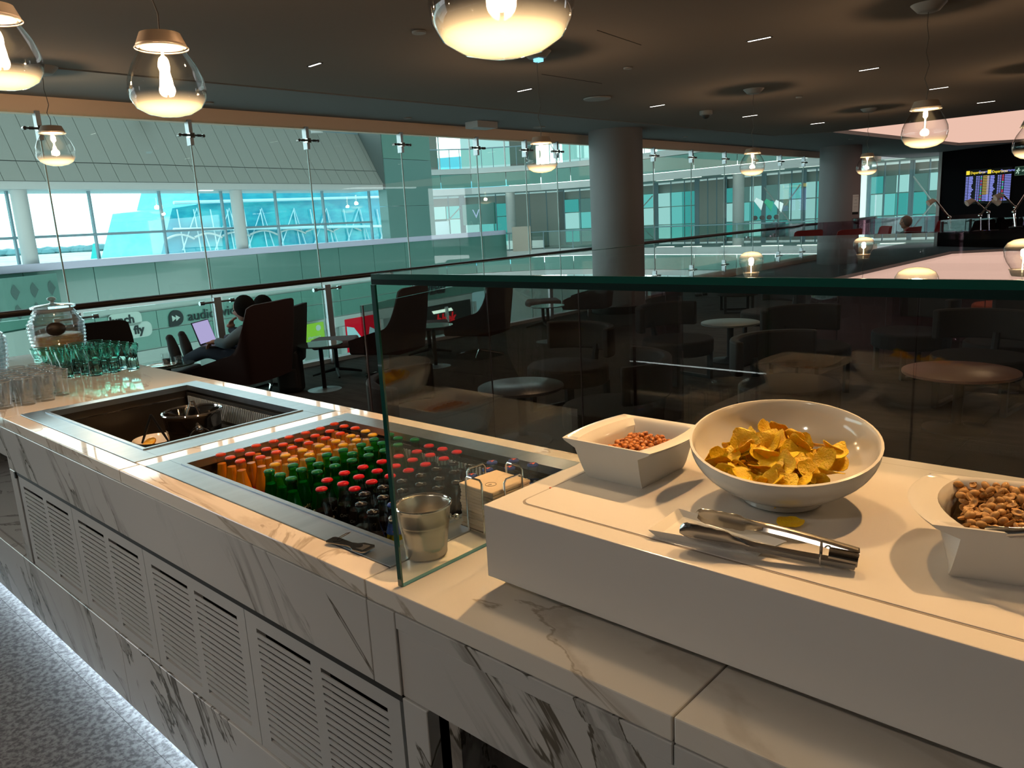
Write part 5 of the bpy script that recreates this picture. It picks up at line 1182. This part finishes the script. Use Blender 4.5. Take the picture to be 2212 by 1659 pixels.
for (px, py), lb in (((702, 842), 'round black side table standing left of the nearest empty high-backed chair'), ((942, 792), 'round black side table between the two high-backed chairs'), ((1186, 738), 'round black side table by the farthest high-backed chair'), ((380, 905), 'dark side table with drinking glasses by the seated man')):
    p = onz(px, py, 0); side_table(lb, (p.x, p.y, 0), .49 if px != 380 else .52, .23)
p = onz(540, 880, 0); PCH = Vector((p.x, p.y, 0)); pface = math.atan2(-.60, -.80)
high_chair('high-backed black-brown chair in which the man with the laptop sits', PCH, pface - .2, maroon, 1.02, None, .42)
p = onz(206, 935, 0); high_chair('black high-backed empty chair behind the juice dispenser', (p.x, p.y, 0), math.atan2(.2, -1), charcoal, 1.0, None, .38)
# glasses on that side table
p = onz(380, 905, 0); 
for (px, py, rr_, hh, lb) in ((360, 786, .04, .10, 'tall drinking glass with dark drink on the far side table'), (388, 790, .04, .07, 'short clear drinking glass on the far side table')):
    q = ondep(px, py, (Vector((p.x, p.y, .6)) - EYE).dot(Vector(CR[2]))); t = thing('drinking_glass', lb, 'glass', (q.x, q.y, .521)); MB().lathe([(rr_ * .85, 0), (rr_, hh), (rr_ - .003, hh), (rr_ * .8, .008), (.001, .008)], 20, None, True, False).build('glass_wall', clear_glass, t); MB().lathe([(rr_ * .8, .009), (rr_ * .85, hh * .5)], 16).build('drink', dark_void if hh > .08 else sheet('water', (.75, .86, .88), f0=.06), t)
o = MB().lathe([(.10, 0), (.13, .008), (.128, .011), (.09, .004)], 28).build('saucer', ceramic, None); o.location = (p.x + .05, p.y - .08, .521); tag(o, 'white saucer on the side table beside the seated man', 'plate')
# backpack
p = onz(632, 846, 0); bp_ = thing('backpack', 'black backpack standing on the carpet right of the occupied chair', 'backpack', (p.x, p.y, 0), .7)
bevel(MB().box((-.13, -.09, 0), (.13, .09, .44)).build('bag', charcoal, bp_, 0), .05, 3); bevel(MB().box((-.10, -.13, .05), (.10, -.08, .26)).build('front_pocket', charcoal, bp_, 0), .02, 2); MB().tube([(0, 0, .43), (.03, 0, .47), (-.03, 0, .47), (0, 0, .43)], .008, 6).build('handle', black_metal, bp_)

# low lounge chairs with curved backs
def low_chair(lab, loc, face, mat=brown_leather, grp='low curved-back lounge chairs around the tables', s=1.0):
    t = thing('low_lounge_chair', lab, 'chair', loc, face, grp)
    pts = [(-.30 * math.cos(a) * s, .36 * math.sin(a) * s) for a in [math.radians(d) for d in range(-78, 79, 6)]]
    bevel(MB().wall(pts, .50, .74, .06).build('backrest', mat, t, 60), .015, 2)
    bevel(MB().prism([(.36 * math.cos(a) * (1.0 if math.cos(a) > 0 else .85), .36 * math.sin(a)) for a in [2 * PI * k / 28 for k in range(28)]], .27, .42).build('seat', mat, t, 0), .025, 3)
    MB().tube([(-.27, 0, .35), (-.31, 0, .55)], .03, 8).build('back_stem', black_metal, t)
    for y in (-.24, .24):
        MB().box((-.22, y - .02, .0), (-.18, y + .02, .28)).build('leg', black_metal, t, 0); MB().box((.20, y - .02, 0), (.24, y + .02, .28)).build('leg', black_metal, t, 0)
        MB().box((-.18, y - .02, 0), (.20, y + .02, .03)).build('runner', black_metal, t, 0)
    return t
def cafe_table(lab, loc, z=.43, r=.31, mat=table_m):
    t = thing('lounge_table', lab, 'table', loc, 0, 'low round tables in the lounge')
    MB().lathe([(r - .004, z - .022), (r, z - .018), (r, z - .002), (r - .003, z)], 44).build('table_top', mat, t)
    MB().tube([(0, 0, .02), (0, 0, z - .02)], .035, 14).build('post', black_metal, t)
    MB().lathe([(.22, 0), (.22, .012), (.06, .03), (.04, .05)], 32).build('base_disc', black_metal, t); return t
TB = [((-3.74, 4.11), .43, .32, table_m, 'low round dark table reflecting daylight behind the drinks well'), ((-3.85, 7.66), .43, .31, principled('table_green_grey', (.16, .18, .17), .4), 'grey-green round table in the middle of the lounge'), ((-1.27, 6.0), .43, .37, principled('table_rosewood', (.26, .13, .10), .35), 'rosy brown round table at the right behind the crisps')]
for (x, y), z, r_, mt, lb in TB: cafe_table(lb, (x, y, 0), z, r_, mt)
def near_px(px, py, z=0): p = onz(px, py, z); return (p.x, p.y, 0)
LC = [((925, 856), .60, math.atan2(.5, .8), 'low curved-back chair seen from behind, left of the reflecting table'), ((1228, 735), .62, math.atan2(-.9, -.2), 'dark curved-back chair facing the reflecting table from beyond'), ((1330, 815), .6, math.atan2(-.5, -.9), 'brown leather chair right of the reflecting table'),
      ((1460, 690), .6, math.atan2(-.2, 1), 'dark bench-like low chair left of the grey-green table'), ((1668, 634), .62, math.atan2(-.8, -.6), 'low chair behind the grey-green table'), ((1745, 700), .6, math.atan2(-.5, .8), 'black low chair between the grey-green and rosy tables'), ((1700, 825), .42, math.atan2(-.3, .95), 'olive brown low stool chair in front of the rosy table'), ((2125, 716), .6, math.atan2(-.9, -.1), 'big black round-backed chair behind the rosy table'), ((1975, 672), .6, math.atan2(-.6, -.6), 'black chair beyond the rosy table, left one'), ((2190, 690), .6, math.atan2(-.6, -.6), 'black chair beyond the rosy table at the right edge'), ((1590, 606), .5, .6, 'swivel chair far behind the grey-green table')]
for (px, py), z, fc, lb in LC:
    p = onz(px, py, z); low_chair(lb, (p.x, p.y, 0), fc, brown_leather if py > 720 else charcoal)
# ------------------------------------------------------------------ curved smoked glass partitions
def partition(lab, pts, z0, z1, mat, joints=True, base=None, th=.014):
    t = thing('glass_partition', lab, 'partition', (0, 0, 0)); L_ = len(pts)
    for k in range(0, L_ - 1, 3):
        seg = pts[k:k + 4]
        if len(seg) < 2: continue
        MB().wall(seg, z0, z1, th).build('curved_pane', mat, t, 60)
        a = seg[0]; MB().box((a[0] - .003, a[1] - .003, z0), (a[0] + .003, a[1] + .003, z1)).build('joint', principled('joint_dark', (.05, .04, .045), .2), t, 0)
    if base: MB().wall(pts, 0.0, base, th + .006).build('steel_kick', mirror_steel, t, 60)
    return t
a = ondep(783, 660, 2.95); ra = ray(783, 660); tt = 2.02 / ra.y; a = EYE + ra * tt; dirp = None
# straight smoked screen just behind the counter: starts at the traced corner and runs away to the right
z_top = a.z; b = onz(1050, 604, z_top); pts = [(a.x + (b.x - a.x) * k / 3, a.y + (b.y - a.y) * k / 3) for k in range(4)]
d = Vector((b.x - a.x, b.y - a.y)).normalized()
pts += [(-3.08, 3.36), (-2.93, 3.46), (-2.70, 3.50), (-2.45, 3.50), (-2.22, 3.49), (-2.03, 3.50)]
PART = (a, b, pts)
partition('smoked glass screen standing on the carpet just behind the drinks counter', pts, .02, z_top, smoke_pane)
def arcpts(c, r, a0, a1, n=12): return [(c[0] + r * math.cos(math.radians(a0 + (a1 - a0) * k / n)), c[1] + r * math.sin(math.radians(a0 + (a1 - a0) * k / n))) for k in range(n + 1)]
p = onz(1440, 790, 0); partition('narrow curved pink glass screen edge left of the grey-green table', arcpts((p.x, p.y), .16, -60, 200), .02, 1.25, curve_pane)
def front_arc(px, py, r_, a0, a1):
    q = onz(px, py, 0); v = Vector((q.x, q.y)).normalized(); c_ = Vector((q.x, q.y)) + v * r_; th = math.degrees(math.atan2(-v.y, -v.x)); return arcpts(c_, r_, th + a0, th + a1)
partition('wide curved pink glass screen around the middle seats', front_arc(1900, 792, .75, -70, 75), .02, 1.28, curve_pane)
partition('curved pink glass screen with polished steel foot at right', front_arc(2110, 768, .9, -75, 80), .14, 1.28, curve_pane, base=.14)
p = onz(1770, 588, 0); partition('far curved pink glass screen beside the second round column', arcpts((p.x, p.y), 1.35, 150, 340), .12, 1.22, curve_pane, base=.12)
p = onz(1990, 585, 0); partition('far curved pink glass screen round the red chairs', arcpts((p.x, p.y), 1.5, 150, 330), .12, 1.25, curve_pane, base=.12)
# ------------------------------------------------------------------ far right: departures boards, desk lamps, people
def wallp(px, py, off=.03):
    d_ = ray(px, py); nn = Vector((bn.x, bn.y, 0)); b0 = bw + nn * off; t_ = (b0 - EYE).dot(nn) / d_.dot(nn); return EYE + d_ * t_
def wmat(p): return frame4(p, bd, (0, 0, 1))
if (bw - EYE).dot(bn) > 0: bn = -bn
for k, (x0, x1, lb) in enumerate(((2088, 2133, 'left departures screen glowing with rows of flights on black wall'), (2134, 2180, 'right departures screen glowing with rows of flights on black wall'))):
    t = thing('departures_screen', lb, 'screen', (0, 0, 0), 0); y0, y1 = (370, 437) if k == 0 else (367, 436)
    A_ = wallp(x0, y0, .04); B_ = wallp(x1, y1, .04); wd_ = (Vector((B_.x, B_.y, 0)) - Vector((A_.x, A_.y, 0))).length; hg = A_.z - B_.z; M4 = wmat(A_)
    if M4.col[2].xyz.dot(EYE - A_) < 0: pass
    MB().box((-.03, -hg - .03, -.03), (wd_ + .002, .03, -.002), M4).build('screen_body', black_metal, t, 0)
    rb = emit('row_blue', (.30, .34, .95), .9); ry = emit('row_gold', (.62, .46, .12), .8); hy_ = emit('head_yellow', (.95, .72, .05), 1.1); gg = emit('row_green', (.1, .8, .45), .9); rd = emit('row_red', (.9, .1, .2), .9)
    MB().box((.0, -.11, 0), (.12, 0, .004), M4).build('header_icon', hy_, t, 0)
    link('lettering', put(text_mesh('Departures', .11, .002, 'lettering', hy_, center=False), M4 @ Matrix.Translation((.15, -.10, 0))), t); link('lettering', put(text_mesh('Departures', .10, .002, 'lettering', rb, center=False), M4 @ Matrix.Translation((wd_ * .55, -.09, 0))), t)
    r_ = random.Random(k + 4); nr = 16; cities = ['VIENNA', 'GENEVA', 'LISBON', 'MADRID', 'ZURICH', 'ROME', 'PARIS', 'BERLIN', 'LONDON', 'PORTO', 'OSLO', 'MILAN', 'NICE', 'PALMA', 'IBIZA', 'PRAGUE']
    for i in range(nr):
        y = -.17 - i * (hg - .2) / nr; h_ = (hg - .2) / nr * .55; L1 = wd_ * r_.uniform(.20, .36)
        MB().box((0, y - h_, 0), (.10 * wd_, y, .003), M4).build('flight_code', rb, t, 0)
        link('city', put(text_mesh(cities[i], h_ * 1.5, .002, 'city', rb, center=False, bold=.004), M4 @ Matrix.Translation((.13 * wd_, y - h_, 0))), t)
        for x_ in (.45, .54): MB().box((x_ * wd_, y - h_, 0), ((x_ + .06) * wd_, y, .003), M4).build('time_cell', rb, t, 0)
        MB().box((.64 * wd_, y - h_, 0), (.70 * wd_, y, .003), M4).build('gate_cell', [rb, gg, rd][r_.randrange(3)], t, 0)
        MB().box((.74 * wd_, y - h_, 0), (1.0 * wd_, y, .003), M4).build('status_cell', ry if (k == 0 and i < 12) else rb, t, 0)
p = wallp(2204, 369, .05); t = thing('exit_sign', 'green emergency exit sign with running figure on black wall', 'sign', (0, 0, 0)); M4 = wmat(p)
MB().box((-.17, -.12, -.02), (.35, .12, 0), M4).build('sign_frame', principled('exit_frame', (.25, .45, .3), .5), t, 0); MB().box((-.155, -.105, 0), (.335, .105, .004), M4).build('sign_face', principled('exit_green', (.01, .09, .05), .5), t, 0)
ew = emit('exit_white', (.55, .8, .65), .8); fm = MB(); fm.lathe([(.022, .005), (.022, .008)], 12, M4 @ Matrix.Translation((-.05, .065, 0)))
for a_, b_ in (((-.06, .04), (-.08, -.01)), ((-.06, .035), (-.02, .01)), ((-.07, .035), (-.115, .01)), ((-.08, -.01), (-.04, -.03)), ((-.04, -.03), (-.05, -.08)), ((-.08, -.01), (-.12, -.06)), ((-.02, .01), (0, .03))): fm.tube([M4 @ Vector((*a_, .006)), M4 @ Vector((*b_, .006))], .011, 6)
fm.build('running_figure', ew, t); link('lettering', put(text_mesh('SALIDA', .075, .002, 'lettering', ew), M4 @ Matrix.Translation((.17, 0, .005))), t)
# notice on column two
c2, r2_ = COL; q = ondep(1848, 442, 18.3); t = thing('column_notice', 'narrow white notice panel with black foot on the far round column', 'notice', (0, 0, 0)); nd = (Vector((0, 0, 0)) - Vector((q.x, q.y, 0))).normalized(); tx = Vector((-nd.y, nd.x, 0)) * -1
if tx.dot(IMR) < 0: tx = -tx
M4 = Matrix(((tx.x, 0, nd.x, q.x), (tx.y, 0, nd.y, q.y), (0, 1, 0, q.z), (0, 0, 0, 1)))
MB().box((-.065, -.17, 0), (.065, .23, .02), M4).build('board', principled('notice_white', (.55, .45, .40), .6), t, 0); MB().box((-.065, -.23, 0), (.065, -.17, .02), M4).build('foot', black_metal, t, 0)
for k, (tx_, sz) in enumerate((('THE LOUNGE', .022), ('wifi', .03), ('open 24h', .02), ('welcome', .02))): link('lettering', put(text_mesh(tx_, sz, .001, 'lettering', red_fabric if k == 0 else dark_void), M4 @ Matrix.Translation((0, .19 - k * .08, .021))), t)
# dark work desk with lamps
dk0 = ondep(2030, 507, 12.5); dk1 = ondep(2300, 500, 11.2)
t = thing('work_desk', 'long dark work desk with low glass screen at far right', 'desk', (0, 0, 0))
dv = Vector((dk1.x - dk0.x, dk1.y - dk0.y)).normalized(); dn_ = Vector((-dv.y, dv.x)); zt = dk0.z
def dbox(a, b, z0, z1, off0, off1, nm, mt):
    P0 = Vector((dk0.x, dk0.y)) + dv * a; P1 = Vector((dk0.x, dk0.y)) + dv * b; q4 = [P0 + dn_ * off0, P1 + dn_ * off0, P1 + dn_ * off1, P0 + dn_ * off1]
    MB().prism([tuple(v) for v in q4], z0, z1).build(nm, mt, t, 0)
dbox(0, 3.2, zt - .20, zt, 0, .9, 'desk_top', black_metal); dbox(0, .06, 0, zt - .2, 0, .9, 'desk_leg', black_metal); dbox(3.1, 3.2, 0, zt - .2, 0, .9, 'desk_leg', black_metal)
dbox(0, 3.2, zt, zt + .24, .0, .015, 'desk_screen', sheet('grey_pane', (.45, .43, .45), f0=.08)); dbox(.0, 3.2, zt - .2, zt - .02, -.01, 0, 'desk_front', dark_void)
def desk_lamp(lab, head, elbow, foot, dep, grp='white jointed desk lamps'):
    t = thing('desk_lamp', lab, 'lamp', (0, 0, 0), 0, grp); H_, E_, F_ = ondep(*head, dep), ondep(*elbow, dep), ondep(*foot, dep)
    MB().tube([H_, E_], .014, 8).build('upper_arm', chrome, t); MB().tube([E_, F_], .014, 8).build('lower_arm', chrome, t); MB().ball(E_, .03, 10, 6).build('elbow', chrome, t)
    d_ = (H_ - E_).normalized(); hd = -IMR if (H_ - E_).dot(IMR) < 0 else IMR
    MB().tube([H_, H_ + hd * .05 + Vector((0, 0, .008)), H_ + hd * .13 + Vector((0, 0, -.035))], [.016, .038, .050], 14).build('lamp_head', principled('lamp_shell', (.75, .62, .55), .4), t)
    MB().lathe([(.09, 0), (.09, .02)], 20, Matrix.Translation(F_)).build('foot', black_metal, t)
desk_lamp('white desk lamp with arm slanting right, left of the departures screens', (2022, 434), (2051, 470), (2053, 499), 12.6); desk_lamp('white desk lamp in front of the left departures screen', (2106, 434), (2135, 459), (2135, 500), 12.3)
desk_lamp('white desk lamp leaning left in front of the right screen', (2141, 435), (2117, 466), (2117, 500), 12.1); desk_lamp('white desk lamp with long arm at the right screen', (2168, 422), (2193, 448), (2188, 495), 11.8); desk_lamp('desk lamp cut by the right edge', (2218, 415), (2190, 458), (2194, 492), 11.6)
# chairs and people at the far right
rc = [((1926, 492), 'red upholstered armchair beside the far pink glass screen', 13.6), ((2006, 490), 'deep red high chair behind the glass at far right', 18.5), ((1868, 494), 'small dark red chair near the far column', 14.6), ((1800, 500), 'dark maroon chair in front of the curved screen by the column', 14.2), ((1722, 500), 'deep maroon chair at the left end of the curved glass by the column', 15.0)]
for (px, py), lb, dep in rc:
    q = ondep(px, py, dep); high_chair(lb, (q.x, q.y, 0), random.uniform(2.5, 4), red_fabric, min(1.15, q.z + .15), 'red chairs at the far end', .34)
q = ondep(2133, 494, 13.2); low_chair('orange upholstered chair at the dark work desk', (q.x + .3, q.y + .5, 0), 4.0, principled('orange_fabric', (.42, .13, .01), .8), None)
q = onz(2180, 640, .5); low_chair('orange-red lounge chair at the right edge behind the black seats', (q.x, q.y, 0), 4.0, principled('orange_red', (.36, .09, .03), .8), None)

# ------------------------------------------------------------------ people
def skin_body(t, verts, edges, radii, name, mat, sub=2):
    me = bpy.data.meshes.new(name); me.from_pydata(verts, edges, []); me.update(); o = bpy.data.objects.new(name, me); C.objects.link(o)
    o.modifiers.new('skin', 'SKIN'); sv = me.skin_vertices[0].data
    for k, r_ in enumerate(radii): sv[k].radius = (r_, r_) if not isinstance(r_, tuple) else r_; sv[k].use_root = (k == 0)
    ss = o.modifiers.new('sub', 'SUBSURF'); ss.levels = sub; ss.render_levels = sub
    bpy.context.view_layer.update(); me2 = bpy.data.meshes.new_from_object(o.evaluated_get(bpy.context.evaluated_depsgraph_get())); bpy.data.objects.remove(o)
    me2.materials.clear(); me2.materials.append(mat); me2.shade_smooth(); me2.name = name; return link(name, me2, t)
def head(t, c, fwd, r=.1, hairm=hair, glasses=False):
    c = Vector(c); fwd = Vector(fwd).normalized(); M4 = Matrix.Translation(c) @ fwd.to_track_quat('X', 'Z').to_matrix().to_4x4()
    m = MB(); n, k_ = 20, 14; vs_ = []; fs = []
    for j in range(k_ + 1):
        v = -1 + 2 * j / k_; z = v * r * 1.22; w_ = math.sqrt(max(0, 1 - v * v)) * (1 - .16 * max(0, -v))
        for i in range(n):
            a = 2 * PI * i / n; x, y = math.cos(a) * w_ * r * .98, math.sin(a) * w_ * r * .78
            if math.cos(a) > .88 and -.35 < v < .12: x += .018 * (1 - abs(v + .1) * 2.5)
            if math.cos(a) > .75 and -.62 < v < -.5: x += .006
            if math.cos(a) > .4 and v < -.7: x += .012
            if .35 < abs(math.sin(a)) < .6 and math.cos(a) > 0 and .0 < v < .16: x -= .008
            vs_.append((x, y, z))
    for j in range(k_):
        for i in range(n): q = (i + 1) % n; fs.append((j * n + i, j * n + q, (j + 1) * n + q, (j + 1) * n + i))
    h = m.add(vs_, fs, M4); h.tube([M4 @ Vector((-.015, 0, -r * .8)), M4 @ Vector((-.03, 0, -r * 1.7))], r * .52, 14)
    for s_ in (-1, 1): h.ball(M4 @ Vector((-.01, s_ * r * .80, .0)), r * .22, 8, 6, (.7, .5, 1.2))
    hb = h.build('head', skin, t, 80)
    for s_ in (-1, 1): MB().ball(M4 @ Vector((r * .86, s_ * r * .32, r * .1)), r * .1, 8, 6).build('eye', dark_void, hb)
    MB().ball(M4 @ Vector((-r * .14, 0, r * .22)), r * 1.08, 20, 10, (1, .92, 1.06)).build('hair', hairm, hb)
    if glasses: MB().box((r * .9, -r * .6, 0), (r * 1.05, r * .6, r * .22), M4).build('sunglasses', dark_void, hb, 0)
def hand(t, c, dirv, up, s=1.0, curl=.9):
    c = Vector(c); d_ = Vector(dirv).normalized(); sd = d_.cross(Vector(up)).normalized(); u_ = sd.cross(d_)
    m = MB(); m.ball(c, .040 * s, 12, 8, (1, 1, .6), None)
    for k in range(4):
        b_ = c + d_ * .035 * s + sd * (k - 1.5) * .019 * s; L_ = (.026, .030, .028, .022)[k] * s; p = [b_ - d_ * .02]; a = 0
        for j in range(3): a += curl * .45; p.append(p[-1] + (d_ * math.cos(a) - u_ * math.sin(a)) * L_)
        m.tube(p, [.009 * s, .0088 * s, .0080 * s, .0068 * s], 8)
    b_ = c - sd * .03 * s; m.tube([b_, b_ - sd * .022 * s + d_ * .02 * s, b_ - sd * .02 * s + d_ * .048 * s], [.011 * s, .010 * s, .008 * s], 8)
    return m.build('hand', skin, t, 80)
# the man with the laptop: seated, legs up on a footstool, hand at his chin
F = Vector((math.cos(pface), math.sin(pface), 0)); S_ = Vector((-F.y, F.x, 0))      # forward, his left
base = PCH.copy()
man = thing('person', 'man in grey-blue shirt and jeans sitting in high-backed chair, legs up, hand at chin', 'person', (0, 0, 0))
def W_(f, s_, z): p = base + F * f + S_ * s_; return (p.x, p.y, z)
hd = ondep(527, 668, (Vector((base.x, base.y, 1.1)) + F * .0 - EYE).dot(Vector(CR[2])))
hf = (Vector((hd.x, hd.y, 0)) - Vector((base.x, base.y, 0))).dot(F); hs = (Vector((hd.x, hd.y, 0)) - Vector((base.x, base.y, 0))).dot(S_); hz_ = hd.z
body_v = [W_(hf - .02, hs * .7, .50), W_(hf - .04, hs * .85, .68), W_(hf - .03, hs * .95, .84), W_(hf - .02, hs, hz_ - .16),
          W_(hf - .0, hs + .17, hz_ - .22), W_(hf + .10, hs + .24, .66), W_(hf + .22, hs + .20, .69),
          W_(hf - .0, hs - .17, hz_ - .22), W_(hf + .12, hs - .24, .68), W_(hf + .30, hs - .12, .66)]
skin_body(man, body_v, [(0, 1), (1, 2), (2, 3), (2, 4), (4, 5), (5, 6), (2, 7), (7, 8), (8, 9)], [(.17, .13), (.16, .12), (.17, .12), .06, .068, .055, .042, .068, .055, .042], 'shirt', shirt)
leg_v = [W_(hf, hs, .50), W_(hf + .06, hs + .10, .49), W_(hf + .34, hs + .13, .60), W_(hf + .60, hs + .12, .50), W_(hf + .06, hs - .10, .49), W_(hf + .34, hs - .09, .61), W_(hf + .60, hs - .10, .50)]
skin_body(man, leg_v, [(0, 1), (1, 2), (2, 3), (0, 4), (4, 5), (5, 6)], [.14, .095, .072, .05, .095, .072, .05], 'trousers', jeans)
for s0 in (.12, -.10):
    a_ = Vector(W_(hf + .61, hs + s0, .50)); sh = MB().tube([a_, a_ + F * .05 + Vector((0, 0, .02)), a_ + F * .07 + Vector((0, 0, .12)), a_ + F * .09 + Vector((0, 0, .22))], [.045, .052, .050, .036], 12); sh.ball(a_ + F * .095 + Vector((0, 0, .225)), .036, 10, 6); sh.build('shoe', rubber, man)
head(man, W_(hf, hs, hz_), F + S_ * .1 + Vector((0, 0, -.2)), .098)
hh_ = Vector(W_(hf + .16, hs - .02, hz_ - .15))
arm_pt = [W_(hf + .12, hs - .24, .68), tuple(hh_ - Vector((0, 0, .05)))]
MB().tube([W_(hf + .13, hs - .22, .69), tuple(hh_ + Vector((0, 0, -.04)))], [.05, .036], 12).build('forearm_sleeve', shirt, man); hand(man, hh_, (0, 0, 1), F, 1.0)
hand(man, W_(hf + .24, hs + .19, .68), F, (0, 0, 1), 1.0)
q = W_(hf + .86, hs, 0); ottoman('footstool under the crossed shoes of the seated man', (q[0], q[1], 0), pface, None)
lp = thing('laptop', 'open silver laptop with lavender screen on the lap of the seated man', 'laptop', (0, 0, 0)); lc = Vector(W_(hf + .27, hs + .02, .635))
def lq(f, s_, z): return tuple(lc + F * f + S_ * s_ + Vector((0, 0, z)))
MB().add([lq(-.11, -.16, 0), lq(.11, -.16, .0), lq(.11, .16, .0), lq(-.11, .16, 0), lq(-.11, -.16, .015), lq(.11, -.16, .015), lq(.11, .16, .015), lq(-.11, .16, .015)], [(0, 3, 2, 1), (4, 5, 6, 7), (0, 1, 5, 4), (1, 2, 6, 5), (2, 3, 7, 6), (3, 0, 4, 7)]).build('keyboard_half', principled('laptop_shell', (.3, .3, .32), .3, .8), lp, 0)
MB().add([lq(.11, -.16, .015), lq(.17, -.16, .23), lq(.17, .16, .23), lq(.11, .16, .015), lq(.116, -.16, .015), lq(.176, -.16, .23), lq(.176, .16, .23), lq(.116, .16, .015)], [(0, 1, 2, 3), (4, 7, 6, 5), (0, 4, 5, 1), (1, 5, 6, 2), (2, 6, 7, 3), (3, 7, 4, 0)]).build('lid', principled('laptop_black', (.01, .01, .012), .3), lp, 0)
MB().add([lq(.111, -.15, .028), lq(.167, -.15, .222), lq(.167, .15, .222), lq(.111, .15, .028)], [(0, 3, 2, 1)]).build('screen', emit('laptop_lavender', (.55, .50, .85), .75), lp, 0)
# second person beyond: only the top of the head shows
p2 = thing('person', 'second dark-haired person behind the chair back, only crown of head visible', 'person', (0, 0, 0)); dp = (Vector((base.x, base.y, 1.0)) - EYE).dot(Vector(CR[2])) + .75
hc = ondep(566, 664, dp); bx = Vector((hc.x, hc.y, 0)); head(p2, hc, F, .098)
skin_body(p2, [(bx.x, bx.y, .5), (bx.x, bx.y, .7), (bx.x, bx.y, .86), (bx.x, bx.y, hc.z - .15), *[tuple(bx + S_ * s_ + Vector((0, 0, .84))) for s_ in (.18, -.18)], *[tuple(bx + S_ * s_ * 1.25 + F * .05 + Vector((0, 0, .6))) for s_ in (.18, -.18)]], [(0, 1), (1, 2), (2, 3), (2, 4), (2, 5), (4, 6), (5, 7)], [(.17, .13), (.16, .12), (.16, .11), .055, .065, .065, .05, .05], 'shirt', charcoal)
high_chair('dark chair hidden beyond the seated man holding the second person', (bx.x, bx.y, 0), pface, charcoal, .9, None)
# grey-haired man far right
p3 = thing('person', 'grey-haired man in dark jacket seated behind far right glass screen', 'person', (0, 0, 0)); hc = ondep(1956, 481, 15.5); bx = Vector((hc.x, hc.y, 0)); head(p3, hc, -IMR, .105, principled('grey_hair', (.10, .075, .06), .8))
skin_body(p3, [(bx.x, bx.y, hc.z - .75), (bx.x, bx.y, hc.z - .5), (bx.x, bx.y, hc.z - .32), (bx.x, bx.y, hc.z - .15), *[tuple(bx + S_ * s_ + Vector((0, 0, hc.z - .30))) for s_ in (.19, -.19)], *[tuple(bx + S_ * s_ * 1.3 - IMR * .1 + Vector((0, 0, hc.z - .58))) for s_ in (.19, -.19)]], [(0, 1), (1, 2), (2, 3), (2, 4), (2, 5), (4, 6), (5, 7)], [(.18, .14), (.17, .13), (.18, .12), .055, .07, .07, .055, .055], 'jacket', principled('dark_jacket', (.03, .03, .035), .8))
q = bx + Vector((0, 0, 0)); high_chair('dark red chair holding the grey-haired man', (q.x, q.y, 0), face_w, red_fabric, .8, None)
# man with sunglasses on the lower concourse
p4 = thing('person', 'man with dark glasses walking on the lower concourse beyond the footstool', 'person', (0, 0, 0)); hc = fp(12.7, -3.15, -2.2); fx = Vector((hc.x, hc.y, 0)); head(p4, hc, FU, .12, principled('brown_hair', (.08, .05, .035), .8), True)
skin_body(p4, [(fx.x, fx.y, -4.6), (fx.x, fx.y, -4.2), (fx.x, fx.y, -3.65), (fx.x, fx.y, -3.35), (fx.x, fx.y + .2, -3.6), (fx.x, fx.y - .2, -3.6), (fx.x + .05, fx.y + .26, -4.3), (fx.x - .05, fx.y - .26, -4.3), (fx.x, fx.y + .12, -5.2), (fx.x, fx.y - .12, -5.2), (fx.x, fx.y + .22, -5.95), (fx.x, fx.y - .25, -5.95)], [(0, 1), (1, 2), (2, 3), (2, 4), (2, 5), (4, 6), (5, 7), (0, 8), (0, 9), (8, 10), (9, 11)], [.15, .16, .17, .06, .08, .08, .05, .05, .09, .09, .06, .06], 'clothes', shirt)
# standing legs seen under the shelf edge
p5 = thing('person', 'seated person in blue jeans far beyond the glass shelf, only lower legs visible', 'person', (0, 0, 0)); lg = onz(1522, 640, 0); bx = Vector((lg.x, lg.y, 0))
bx2 = bx + IMR * .42
skin_body(p5, [tuple(bx2 + Vector((0, 0, .50))), (bx2.x, bx2.y + .1, .49), (bx.x, bx.y + .11, .50), (bx.x, bx.y + .11, .09), (bx2.x, bx2.y - .1, .49), (bx.x - .03, bx.y - .10, .50), (bx.x - .05, bx.y - .10, .09)], [(0, 1), (1, 2), (2, 3), (0, 4), (4, 5), (5, 6)], [.14, .10, .075, .055, .10, .075, .055], 'trousers', principled('blue_jeans', (.02, .05, .10), .9))
skin_body(p5, [tuple(bx2 + Vector((0, 0, z_))) for z_ in (.50, .60, .70, .78)] + [(bx2.x, bx2.y + .18, .70), (bx2.x, bx2.y - .18, .70), (bx2.x - .1, bx2.y + .22, .6), (bx2.x - .1, bx2.y - .22, .6)], [(0, 1), (1, 2), (2, 3), (2, 4), (2, 5), (4, 6), (5, 7)], [(.16, .12), (.16, .12), (.17, .12), .055, .07, .07, .05, .05], 'shirt', charcoal); head(p5, (bx2.x - .05, bx2.y - .04, .91), -IMR, .095)
for y_ in (.11, -.10): MB().tube([(bx.x, bx.y + y_, .06), (bx.x - .12, bx.y + y_ - .05, .045)], [.05, .04], 10).build('shoe', rubber, p5)
